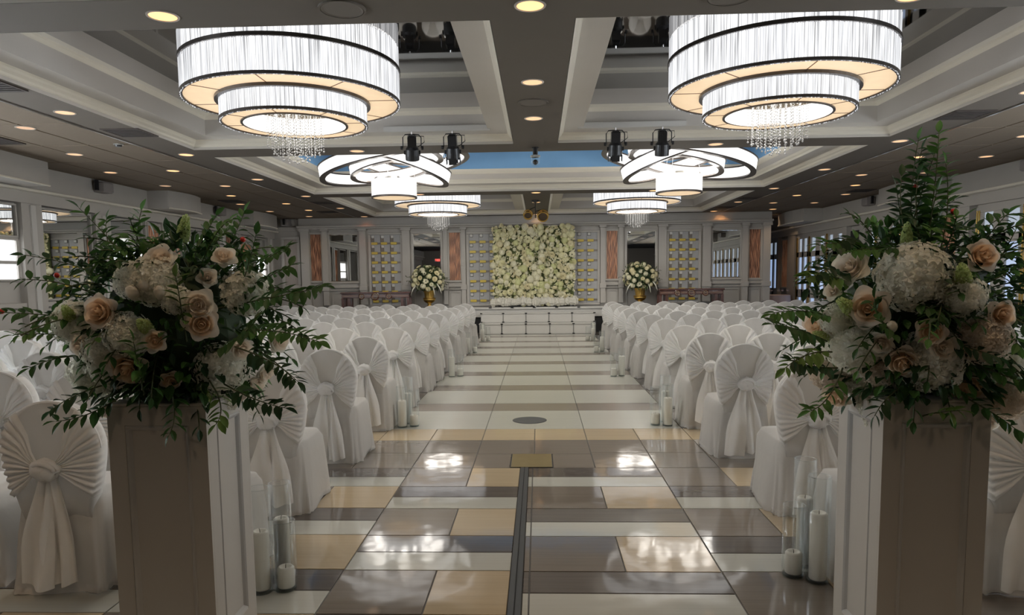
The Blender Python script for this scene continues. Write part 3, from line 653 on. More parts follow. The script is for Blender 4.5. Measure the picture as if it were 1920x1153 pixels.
def bouquet(x, label, blush):
    t = thing('bouquet', label, 'flowers', (x, 19.5, 1.50)); q = random.Random(int(x*10))
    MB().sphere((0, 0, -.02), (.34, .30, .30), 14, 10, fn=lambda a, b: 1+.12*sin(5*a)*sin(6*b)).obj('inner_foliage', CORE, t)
    MB().tube([(0, 0, -.42), (0, 0, -.1)], .05, 8).obj('stem_bundle', STEM, t)
    mb = MB()
    for i in range(420):
        z = q.uniform(-.75, 1); a = q.random()*2*pi; r = sqrt(max(0, 1-z*z)); n = Vector((r*cos(a), r*sin(a), z)); P = Vector((n.x*.36, n.y*.32, n.z*.31))
        leafpts(q.uniform(.07, .17), .018, P, n+Vector((q.uniform(-.7, .7), q.uniform(-.7, .7), q.uniform(-.6, .6))), Vector((0, 0, 1)), mb)
    for i in range(26):
        a = q.uniform(-.5, pi+.5); L_ = q.uniform(.46, .62); d = Vector((cos(a), q.uniform(-.4, .4), sin(a)*.72))
        mb.tube([d*.2, d*L_], .004, 4)
        for k in range(6): leafpts(.07, .016, d*(L_*(.55+.08*k)), d+Vector((q.uniform(-1, 1), q.uniform(-1, 1), q.uniform(-1, 1))), Vector((0, 0, 1)), mb)
    mb.obj('greenery', mat('urn_greenery', (.06, .085, .03), .7, noise=.3, nscale=20), t, kind='stuff')
    for i in range(58):
        z = 1-(i+.5)/58*1.65; a = i*2.39996; r = sqrt(max(0, 1-z*z)); n = Vector((r*cos(a), r*sin(a), z))
        if n.y > .55: continue
        k = q.choice([0, 0, 1, 1, 2]); me = BM[k*4+q.choice([1, 1, 2, 0] if not blush else [1, 2, 2, 1])]
        e = q.uniform(.9, 1.12); ob(me.name, me, t, (n.x*.42*e, n.y*.36*e, n.z*.36*e-.01), face(n+Vector((0, -.3, 0)), q.random()*6), q.uniform(.75, 1.25))
    mb = MB()
    for x_, z_ in ((.2, -.25), (.36, -.2), (-.38, -.25)):
        mb.tube([(x_*.8, -.25, z_+.1), (x_, -.28, z_), (x_*1.15, -.28, z_-.16)], [.02, .018, .004], 6)
    mb.obj('trailing_tassel', PET['h'], t)
    return t
urn(-3.07, 'gold urn left of the stage with white flowers in it'); bouquet(-3.10, 'round white bouquet in the left gold urn', False)
urn(2.81, 'gold urn right of the stage with blush white flowers in it'); bouquet(2.83, 'round blush and white bouquet in the right gold urn', True)
def console(x0, x1, label):
    t = thing('console_table', label, 'table', ((x0+x1)/2, 19.35, .40)); hw = (x1-x0)/2; H = .79
    MB().box(-hw, hw, -.22, .22, H-.045, H, c=.012).obj('table_top', WOOD, t)
    MB().box(-hw+.03, hw-.03, -.19, .19, H-.16, H-.045, c=.006).obj('apron', WOOD, t)
    MB().box(-hw+.05, hw-.05, -.196, -.188, H-.11, H-.10).obj('apron_inlay', CREAMG, t)
    for sx in (-1, 1):
        for sy in (-1, 1):
            for dx in (0, .17):
                xx = sx*(hw-.055-dx); MB().box(xx-.035, xx+.035, sy*.16-.03, sy*.16+.03, 0, H-.16, c=.006).obj('leg', WOOD, t)
    for k, xx in enumerate((-.38, 0, .38)):
        r = .075 if k != 1 else .10
        MB().tube([(xx+r*cos(a*pi/12), -.205, H-.115+r*sin(a*pi/12)) for a in range(24)], .014 if k != 1 else .018, 6, True).obj('ring_medallion', WOOD, t)
        MB().tube([(xx+r*.72*cos(a*pi/12), -.21, H-.115+r*.72*sin(a*pi/12)) for a in range(24)], .007, 6, True).obj('ring_inlay', CREAMG, t)
    MB().box(-hw+.05, hw-.05, -.16, .16, .08, .11, c=.006).obj('stretcher_shelf', WOOD, t)
console(-5.49, -3.55, 'dark mahogany console table with carved rings, left of the stage')
console(3.26, 5.04, 'dark mahogany console table with carved rings, right of the stage')
# far right dressed table with glasses
t = thing('round_table', 'pink clothed table with glasses in the far right recess', 'table', (7.12, 21.6, 0))
MB().grid(lambda u, v: ((.52+.05*v*(1+.25*sin(16*2*pi*u)))*cos(2*pi*u), (.52+.05*v*(1+.25*sin(16*2*pi*u)))*sin(2*pi*u), .92-.90*v), 96, 6).obj('tablecloth_skirt', PINK, t, smooth=True)
MB().lathe([(0, .925), (.50, .925), (.525, .918), (.52, .90)], 40, cap=False).obj('tablecloth_top', PINK, t)
for i, (dx, dy) in enumerate(((-.40, -.18), (-.27, -.33), (-.12, -.26), (.05, -.40), (.2, -.28), (.36, -.28))):
    g = thing('drinking_glass', ['leftmost glass on the far right pink table', 'second glass from the left on the far pink table', 'third glass from the left on the far pink table', 'fourth glass from the left on the far pink table', 'fifth glass from the left on the far pink table', 'rightmost glass on the far right pink table'][i], 'glass', (7.12+dx, 21.6+dy, .926), 0, 'glasses on the far table')
    MB().lathe([(.035, 0), (.035, .004), (.006, .01), (.006, .09), (.035, .11), (.045, .15), (.04, .20)], 14, cap=False).obj('goblet', GLASS, g, smooth=True)
    MB().lathe([(0, .12), (.034, .12), (.04, .15), (0, .151)], 12).obj('napkin_fill', PINK, g)

# ================================================================ CHANDELIERS
def ringband(mb, r, z, w_, h, n=72, M=None):
    mb.lathe([(r-w_, z), (r, z), (r, z+h), (r-w_, z+h), (r-w_, z)], n, cap=False, M=M)
def strands(r, z0, z1, n, q, rs=.0056):
    mb = MB()
    for i in range(n):
        a = 2*pi*i/n+q.uniform(-.004, .004); rr = r+q.uniform(-.004, .006); za = z0-q.uniform(0, .012)
        c, s_ = cos(a), sin(a)
        mb.add([(rr*c-rs*s_*1, rr*s_+rs*c*1, z) if k == 0 else ((rr+rs)*c, (rr+rs)*s_, z) if k == 1 else (rr*c+rs*s_, rr*s_-rs*c, z) for z in (za, z1) for k in range(3)], [(0, 1, 4, 3), (1, 2, 5, 4)])
    return mb
TIER = {}
def build_tier():
    q = random.Random(3)
    P = {}
    A, B, zA, zB, zM, zT = 1.05, .715, 3.33, 3.115, 3.635, 3.88   # radii, tier bottoms, mid ring, top (world z; origin at z=0 of the room)
    P['upper_shade'] = MB().lathe([(A-.03, zA+.01), (A-.03, zM)], 96, cap=False).mesh('upper_shade', SHADE, True)
    P['top_shade'] = MB().lathe([(A-.03, zM+.03), (A-.03, zT)], 96, cap=False).mesh('top_shade', SHADE, True)
    P['lower_shade'] = MB().lathe([(B-.03, zB+.01), (B-.03, zA-.02)], 96, cap=False).mesh('lower_shade', SHADE, True)
    P['inner_shade'] = MB().lathe([(.50, zB+.16), (.50, zB+.01)], 64, cap=False).mesh('inner_shade', SHADE, True)
    for nm, r, a, b, n in (('upper_strands', A-.012, zA-.008, zM+.005, 520), ('top_strands', A-.012, zM+.03, zT, 520), ('lower_strands', B-.012, zB-.008, zA-.03, 380)):
        P[nm] = strands(r, a, b, n, q).mesh(nm, STRAND)
    mb = MB(); ringband(mb, A+.004, zA-.012, .03, .028); P['upper_rim'] = mb.mesh('upper_rim', DBRONZE)
    mb = MB(); ringband(mb, A+.010, zM-.002, .035, .035); P['middle_rim'] = mb.mesh('middle_rim', DBRONZE)
    mb = MB(); ringband(mb, B+.004, zB-.012, .03, .026); P['lower_rim'] = mb.mesh('lower_rim', DBRONZE)
    mb = MB(); ringband(mb, B+.035, zA-.03, .05, .03); P['neck_rim'] = mb.mesh('neck_rim', DBRONZE)
    mb = MB(); ringband(mb, .52, zB-.012, .025, .026); P['inner_rim'] = mb.mesh('inner_rim', DBRONZE)
    def seg(r0, r1, z, a0, a1, n=10):
        mb = MB(); g = .006
        vs = [((r)*cos(a0+(a1-a0)*i/n), (r)*sin(a0+(a1-a0)*i/n), z+dz) for dz in (0, .006) for r in (r0, r1) for i in range(n+1)]
        w_ = n+1; fs = [(i, i+1, w_+i+1, w_+i) for i in range(n)]+[(2*w_+i, 3*w_+i, 3*w_+i+1, 2*w_+i+1) for i in range(n)]
        fs += [(i, 2*w_+i, 2*w_+i+1, i+1) for i in range(n)]+[(w_+i, w_+i+1, 3*w_+i+1, 3*w_+i) for i in range(n)]
        return mb.add(vs, fs)
    P['upper_diffuser'] = [seg(B+.03, A-.028, zA, 2*pi*k/8+.01, 2*pi*(k+1)/8-.01).mesh('diffuser_panel', DIFF) for k in range(8)]
    P['lower_diffuser'] = [seg(.52, B-.028, zB, 2*pi*k/8+.012, 2*pi*(k+1)/8-.012).mesh('diffuser_panel', DIFF) for k in range(8)]
    dm = mat('brown_divider', (.16, .11, .07), .5)
    P['divider'] = [MB().tube([(r0*cos(2*pi*k/8), r0*sin(2*pi*k/8), z+.002), (r1*cos(2*pi*k/8), r1*sin(2*pi*k/8), z+.002)], .006, 4).mesh('divider_bar', dm) for k in range(8) for r0, r1, z in ((B+.03, A-.028, zA), (.50, B-.028, zB))]
    mb = MB()   # crystal strands in the middle
    for i in range(70):
        a = i*2.39996; r = .285*sqrt((i+.5)/70); L_ = .20+.075*(1-(r/.285)**2)+q.uniform(-.01, .015)
        if q.random() < .25: mb.tube([(r*cos(a), r*sin(a), zB+.18), (r*cos(a), r*sin(a), zB+.03)], .006, 4)
        nb = 17
        for k in range(nb):
            z = zB+.17-L_*k/(nb-1)*1.95+.0; rr = .0062 if k < nb-1 else .011
            mb.lathe([(0, z+rr*1.3), (rr, z), (0, z-rr*1.3)], 4, (r*cos(a), r*sin(a), 0), cap=False)
    P['crystals'] = mb.mesh('crystal_strands', CRYST)
    P['top_plate'] = MB().lathe([(0, zA+.03), (A-.05, zA+.03)], 48, cap=False).mesh('inner_plate', mat('inner_plate', (.12, .115, .10), .6))
    P['ceiling_canopy'] = MB().lathe([(0, zT-.02), (A-.04, zT-.02), (A-.04, zT+.004)], 48, cap=False).mesh('canopy', CHROME)
    return P
TP = build_tier()
def tier_chandelier(x, y, label):
    t = thing('tiered_chandelier', label, 'chandelier', (x, y, 0), 0, 'tiered drum chandeliers')
    for k in ('upper_shade', 'top_shade', 'lower_shade', 'inner_shade', 'upper_rim', 'middle_rim', 'lower_rim', 'neck_rim', 'inner_rim', 'top_plate', 'ceiling_canopy'):
        ob(TP[k].name, TP[k], t)
    for k in ('upper_strands', 'top_strands', 'lower_strands', 'crystals'): ob(TP[k].name, TP[k], t, kind='stuff')
    for me in TP['upper_diffuser']+TP['lower_diffuser']+TP['divider']: ob(me.name, me, t)
tier_chandelier(-2.44, 7.12, 'large tiered crystal drum chandelier near the left foreground')
tier_chandelier(2.36, 7.12, 'large tiered crystal drum chandelier near the right foreground')
tier_chandelier(-2.46, 17.3, 'tiered crystal drum chandelier in the far left coffer')
tier_chandelier(2.40, 17.3, 'tiered crystal drum chandelier in the far right coffer')
def swirl(x, y, s, label):
    t = thing('swirl_chandelier', label, 'chandelier', (x, y, 0), 0, 'swirling ring chandeliers')
    def ring(name, c, r, h, tilt, yaw, w_=.07):
        o2 = MB().lathe([(r-w_, -h/2), (r, -h/2), (r, h/2), (r-w_, h/2), (r-w_, -h/2)], 96, cap=False)
        me = o2.mesh('ring_shade', SHADEW, True)
        o = ob('ring_shade', me, t, c, (0, tilt*s, yaw*s))
        for z in (-h/2-.012, h/2-.010):
            mb = MB(); mb.lathe([(r-w_-.012, z), (r+.012, z), (r+.012, z+.022), (r-w_-.012, z+.022), (r-w_-.012, z)], 96, cap=False); mb.obj('ring_rim', DBRONZE, o)
        mb = MB()
        for k in range(5):
            a = 2*pi*k/5; mb.tube([(r*.97*cos(a), r*.97*sin(a), h/2), (r*.8*cos(a), r*.8*sin(a), h/2+.2)], .003, 4)
        return o
    ring('ring', (.02*s, 0, 3.53), 1.28, .19, -.17, 0)
    ring('ring', (.0*s, -.05, 3.53), 1.0, .19, .28, .2)
    ring('ring', (-.02*s, .05, 3.49), .74, .17, -.19, -.3)
    ring('ring', (.0*s, .1, 3.80), .85, .18, .12, .6)
    d = MB().lathe([(.375, 2.955), (.385, 2.955), (.385, 3.25), (.365, 3.25)], 64, cap=False).obj('drum_shade', SHADEW, t, smooth=True)
    mb = MB(); ringband(mb, .392, 2.935, .03, .03); mb.obj('drum_rim', DBRONZE, t); mb = MB(); ringband(mb, .392, 3.235, .03, .03); mb.obj('drum_rim', CHROME, t)
    MB().lathe([(0, 2.943), (.37, 2.943), (.37, 2.948), (0, 2.948)], 48).obj('drum_diffuser', DIFF, t)
    for k in range(3):
        a = 2*pi*k/3; MB().tube([(.37*cos(a), .37*sin(a), 3.25), (.2*cos(a), .2*sin(a), 4.04)], .004, 4).obj('suspension_wire', CHROME, t)
    for k in range(4):
        a = 2*pi*k/4+.4; MB().tube([(.98*cos(a), .98*sin(a), 3.5), (.8*cos(a), .8*sin(a), 4.04)], .004, 4).obj('suspension_wire', CHROME, t)
swirl(-2.48, 12.15, 1, 'swirling chandelier of tilted white rings in the blue coffer, left')
swirl(2.40, 12.15, -1, 'swirling chandelier of tilted white rings in the blue coffer, right')

for x, y, z, e, r in ((-2.44, 7.12, 3.20, 150, .34), (2.36, 7.12, 3.20, 150, .34), (-2.46, 17.3, 3.20, 130, .34), (2.40, 17.3, 3.20, 130, .34), (-2.48, 12.15, 3.3, 130, .6), (2.40, 12.15, 3.3, 130, .6)):
    for k in range(8):
        l = bpy.data.lights.new('chandelier_bulb', 'POINT'); l.energy = e/8; l.color = (1, .95, .87); l.shadow_soft_size = .11
        o = bpy.data.objects.new('chandelier_bulb', l); COL.objects.link(o); o.location = (x+r*cos(k*pi/4+.2), y+r*sin(k*pi/4+.2), z)
for y in (2.2, -.3, -2.8):  # warm fill spots added around and behind the viewpoint, with no fittings
    for x in (-4.87, -1.5, 1.5, 4.83):
        l = bpy.data.lights.new('downlight_and_fill_spot', 'SPOT'); l.energy = 20; l.color = (1, .72, .47); l.spot_size = 2.4; l.spot_blend = .7; l.shadow_soft_size = .06
        o = bpy.data.objects.new('downlight_and_fill_spot', l); COL.objects.link(o); o.location = (x, y, 3.27)
# ---- recessed downlights
RIM = MB().lathe([(.088, 0), (.105, 0), (.103, -.005), (.09, -.006), (.088, 0)], 24, cap=False).mesh('trim_ring', TRIMR)
FACE = MB().lathe([(0, -.002), (.088, -.0025)], 24, cap=False).mesh('glowing_face', LENSD)
FACE2 = MB().lathe([(0, -.002), (.088, -.0025)], 24, cap=False).mesh('glowing_face', mat('downlight_faint', (.5, .42, .35), .5, emit=(1, .55, .28), es=.36))
FACEH = MB().lathe([(0, -.002), (.088, -.0025)], 24, cap=False).mesh('glowing_face', LENS)
def downlight(x, y, label, dim=False):
    t = thing('recessed_downlight', label, 'ceiling light', (x, y, ZC), 0, 'recessed downlights')
    ob('trim_ring', RIM, t); ob('lens', FACE2 if dim else R.choice([FACE, FACE, FACEH]), t)
BAND = [2.2, 4.7, 7.2, 9.69, 12.15, 14.68, 17.25, 19.62]
for s, nm, x in ((-1, 'left', -4.87), (1, 'right', 4.83)):
    for i, y in enumerate(BAND[1:]): downlight(x, y, 'warm downlight on the %s soffit band, %s from the camera' % (nm, ORD[i+1]))
for i, y in enumerate((4.69, 6.47, 7.91, 14.72, 16.58, 19.79)): downlight(-.04, y, 'warm downlight on the centre ceiling beam, %s from the camera' % ORD[i+1])
for s, nm, x in ((-1, 'left', -2.47), (1, 'right', 2.39)):
    for i, y in enumerate((4.70, 9.66, 14.70)): downlight(x, y, 'warm downlight under the %s half of the %s cross beam' % (nm, ORD[i+1]))
for s, nm in ((-1, 'left'), (1, 'right')):
    for i, y in enumerate((7.85, 11.05, 12.9, 16.03, 17.6)): downlight(s*5.78, y, 'downlight in the %s tiled ceiling, inner row, %s from the camera' % (nm, ORD[i+1]), i == 0)
    for i, y in enumerate((9.5, 14.38, 19.3)): downlight(s*6.33, y, 'downlight in the %s tiled ceiling, middle row, %s from the camera' % (nm, ORD[i+1]))
    for i, y in enumerate((11.1, 12.75, 15.98, 17.75)): downlight(s*6.83, y, 'downlight in the %s tiled ceiling, outer row, %s from the camera' % (nm, ORD[i+1]), i == 1)
for x, y, c, e in ((7.1, 21.2, (1, .7, .45), 22), (6.5, 19.4, (1, .7, .45), 10), (5.1, 19.85, (1, .45, .15), 9), (-6.3, 19.3, (1, .6, .15), 4), (-4.9, 19.75, (1, .3, .15), 3), (-.04, 19.85, (1, .6, .3), 3)):
    l = bpy.data.lights.new('downlight_and_fill_spot', 'SPOT'); l.energy = e; l.color = c; l.spot_size = 2.2; l.spot_blend = .8; l.shadow_soft_size = .05
    o = bpy.data.objects.new('downlight_and_fill_spot', l); COL.objects.link(o); o.location = (x, y, 3.28)
# ---- vents, speakers, ceiling cameras
VS = MB()
for k in range(7): VS.box(-.27, .27, -.27+k*.085, -.27+k*.085+.04, -.012, -.004)
VSM = VS.mesh('louvre', mat('vent_slat_brown', (.022, .015, .011), .8)); VFM = MB()
for a in ((-.31, .31, -.31, -.28), (-.31, .31, .28, .31), (-.31, -.28, -.28, .28), (.28, .31, -.28, .28)): VFM.box(a[0], a[1], a[2], a[3], -.012, 0)
VFM = VFM.mesh('frame', mat('vent_brown', (.035, .024, .018), .8)); VBM = MB().box(-.28, .28, -.28, .28, -.003, 0).mesh('backing', BLACKM)
for x, y, lab in ((-4.78, 8.2, 'dark square air vent on the left soffit beside the near chandelier'), (-4.86, 6.15, 'dark air vent on the left soffit at the photo edge'), (-6.65, 8.5, 'dark air vent in the left tiled ceiling at the photo edge'), (-6.74, 15.35, 'dark air vent in the left tiled ceiling toward the back'), (-4.9, 15.95, 'dark air vent on the left soffit beside the far chandelier'), (-5.45, 18.1, 'dark air vent in the left tiled ceiling nearest the back wall'),
        (4.77, 8.17, 'dark square air vent on the right soffit beside the near chandelier'), (4.85, 16.4, 'dark air vent on the right soffit beside the far chandelier'), (4.87, 18.55, 'dark air vent on the right soffit nearest the back wall'), (6.86, 15.3, 'dark air vent in the right tiled ceiling behind the leafy sprig')):
    t = thing('air_vent', lab, 'vent', (x, y, ZC), 0, 'ceiling air vents'); t.scale = (.72, .72, 1); ob('frame', VFM, t); ob('backing', VBM, t); ob('louvre', VSM, t)
SPK = MB().lathe([(0, -.006), (.12, -.006), (.135, -.010), (.15, -.004), (.15, 0)], 32).mesh('speaker_grille', mat('soffit_grille', (.105, .088, .07), .8)); SPR = MB().lathe([(.14, -.011), (.155, -.011), (.155, 0)], 32, cap=False).mesh('speaker_ring', SOFF)
for x, y, lab in ((-1.26, 4.66, 'round flush ceiling speaker near the left foreground downlight'), (-.04, 7.2, 'round flush ceiling speaker between beam downlights'), (1.22, 4.62, 'round flush ceiling speaker near the right foreground edge')):
    t = thing('ceiling_speaker', lab, 'speaker', (x, y, ZC)); ob('speaker_grille', SPK, t); ob('speaker_ring', SPR, t)
def wall_speaker(x, y, s, lab):
    t = thing('wall_speaker', lab, 'speaker', (x, y, 3.17))
    MB().box(-.10 if s > 0 else -.10, .10, -.14, .14, -.09, .09, c=.02).obj('cabinet', mat('grey_speaker', (.22, .20, .19), .7), t)
    MB().box(-.02, .02, -.20, -.14, -.06, .11).obj('bracket', BLACK, t)
wall_speaker(-7.47, 11.9, 1, 'small grey speaker on the left bulkhead'); wall_speaker(-7.47, 16.3, 1, 'small dark speaker on the left bulkhead further back'); wall_speaker(-7.2, 19.9, 1, 'dark speaker in the back left corner')
wall_speaker(7.53, 11.1, -1, 'small grey speaker on the right bulkhead near the photo edge'); wall_speaker(7.53, 16.4, -1, 'dark speaker bracket on the right bulkhead further back'); wall_speaker(7.53, 21.8, -1, 'dark speaker in the back right recess')
t = thing('dome_camera', 'clear dome camera on a black stem under the cross beam', 'camera', (-.03, 9.66, ZC))
MB().lathe([(0, 0), (.05, 0), (.05, -.01), (.034, -.012), (.034, -.12), (0, -.12)], 20).obj('stem', BLACK, t)
MB().lathe([(.034, -.10), (.066, -.105), (.068, -.125), (.055, -.13)], 24, cap=False).obj('collar', mat('clear_grey_plastic', (.5, .52, .5), .25, spec=.8), t)
MB().lathe([(.055, -.128), (.055, -.20), (.045, -.235), (.02, -.25), (0, -.252)], 24, cap=False).obj('dome', GLASS, t, smooth=True)
MB().sphere((0, 0, -.195), .036, 14, 10).obj('camera_ball', BLACK, t, smooth=True)
t = thing('smoke_detector', 'small dark ceiling sensor in the left tiled ceiling', 'sensor', (-5.33, 8.87, ZC))
MB().lathe([(0, 0), (.06, 0), (.06, -.01), (.045, -.014)], 18, cap=False).obj('base', WHITEP, t); MB().lathe([(.045, -.01), (.035, -.035), (0, -.038)], 16, cap=False).obj('sensor', BLACK, t)
# ---- light rails and spotlights
for x0, x1, lab in ((-1.95, -.60, 'pale lighting rail under the left near coffer'), (.51, 1.86, 'pale lighting rail under the right near coffer')):
    t = thing('light_rail', lab, 'lighting rail', ((x0+x1)/2, 9.005, 3.44))
    MB().box(-(x1-x0)/2, (x1-x0)/2, -.025, .025, -.035, .035, c=.005).obj('rail', WHITEP, t)
    for d in (-.5, .5): MB().box(d-.02, d+.02, .02, .06, -.02, .02).obj('rail_mount', WHITEP, t)
def spot(x, lab, big, tilt, yaw):
    t = thing('stage_spotlight', lab, 'spotlight', (x*.99, 9.005, 3.405), yaw)
    w_ = .115
    MB().tube([(0, 0, .0), (0, 0, -.03)], .014, 8).obj('hook_clamp', CHROME, t)
    MB().tube([(-w_, 0, -.20), (-w_, 0, -.07), (-w_*.75, 0, -.035), (0, 0, -.028), (w_*.75, 0, -.035), (w_, 0, -.07), (w_, 0, -.20)], .007, 6).obj('yoke', BLACK, t)
    for s in (-1, 1): MB().lathe([(0, 0), (.022, 0), (.026, .012), (.022, .03), (0, .03)], 12, M=Matrix.Rotation(s*pi/2, 3, 'Y').to_4x4().to_3x3()).obj('knob', BLACK, t, (s*w_, 0, -.20))
    M = Matrix.Rotation(tilt, 3, 'X')
    b = ob('lamp_housing', MB().box(-.055, .055, -.055, .055, -.02, .16, c=.02).mesh('lamp_housing', BLACK), t, (0, 0, -.20), (tilt, 0, 0))
    MB().lathe([(0, .02), (.06, .02), (.085, -.01), (.09, -.09), (.088, -.15), (.075, -.15), (.07, -.10), (0, -.10)], 24).obj('lens_barrel', BLACK, b)
    MB().box(-.105, .105, -.02, .02, -.08, -.03, c=.004).obj('shutter_collar', BLACK, b)
    if big:
        for a in range(4): MB().box(-.05, .05, .082, .088, -.21, -.13).obj('barn_door', BLACK, b, None).rotation_euler = (0, 0, a*pi/2)
    else:
        for k in range(5): MB().box(-.05+k*.022, -.05+k*.022+.008, -.062, -.055, .02, .15).obj('cooling_fin', BLACK, b)
    MB().tube([(w_*.3, 0, -.05), (w_*1.3, .02, -.05), (w_*1.35, .02, -.12), (w_*.6, .05, -.18)], .005, 5).obj('cable', BLACKM, t)
spot(-1.61, 'black stage spotlight on the left rail, left one', False, .45, .15); spot(-1.085, 'black stage spotlight on the left rail, right one', True, .30, 0)
spot(.99, 'black stage spotlight on the right rail, left one', True, .25, 0); spot(1.58, 'black stage spotlight on the right rail, right one', False, .35, -.1)
# ---- gold scroll lamps below the far beam
t = thing('gold_scroll_lamp', 'pair of gold curved lamps hanging from the far centre beam', 'lamp', (-.06, 16.2, ZC))
MB().lathe([(0, 0), (.09, 0), (.09, -.03), (.03, -.05), (0, -.05)], 16).obj('mount', BLACK, t)
MB().tube([(0, 0, -.04), (.0, 0, -.40)], .012, 6).obj('stem', BLACK, t)
MB().tube([(0, 0, -.15), (-.12, 0, -.2), (-.16, -.02, -.24)], .01, 6).obj('arm', BLACK, t); MB().tube([(0, 0, -.25), (.12, 0, -.22), (.16, -.02, -.24)], .01, 6).obj('arm', BLACK, t)
for x, z, r in ((-.17, -.33, .10), (.17, -.36, .125)):
    M = Matrix.Rotation(-1.0, 3, 'X')
    MB().lathe([(r*.35, .20), (r*.55, .16), (r*.60, .06), (r*.95, .0), (r, -.05), (r*.85, -.05), (r*.5, .05), (.0, .06)], 24, M=M, cap=False).obj('scroll_shade', GOLD, t, (x, -.02, z), smooth=True); MB().lathe([(0, -.03), (r*.84, -.035)], 20, M=M, cap=False).obj('dark_mouth', mat('lamp_mouth', (.05, .03, .015), .6), t, (x, -.02, z))
    MB().tube([(x+r*1.0*cos(a*pi/10), -.08, z+.01+r*1.0*sin(a*pi/10)) for a in range(20)], .012, 6, True).obj('shade_rim', GOLD, t)
# ---- exit sign on the rear wall (seen in the mirror)
t = thing('exit_sign', 'red exit sign seen reflected in the mirror behind the left urn', 'sign', (-6.7, -6.18, 2.75), pi)
MB().box(-.2, .2, -.0, .03, -.1, .1, c=.006).obj('sign_box', WHITEP, t)
XM = MB()
for bx in ((-.155, -.135, -.07, .07), (-.135, -.085, .05, .07), (-.135, -.095, -.01, .01), (-.135, -.085, -.07, -.05), (.025, .045, -.07, .07), (.075, .155, .05, .07), (.105, .125, -.07, .05)): XM.box(bx[0], bx[1], -.006, -.001, bx[2], bx[3])
for sg in (-1, 1): XM.add([(-.065, -.005, -.07*sg), (-.043, -.005, -.07*sg), (.008, -.005, .07*sg), (-.014, -.005, .07*sg)], [(0, 1, 2, 3)])
XM.obj('exit_lettering', emis('exit_red', (1, .08, .06), 2.2), t)
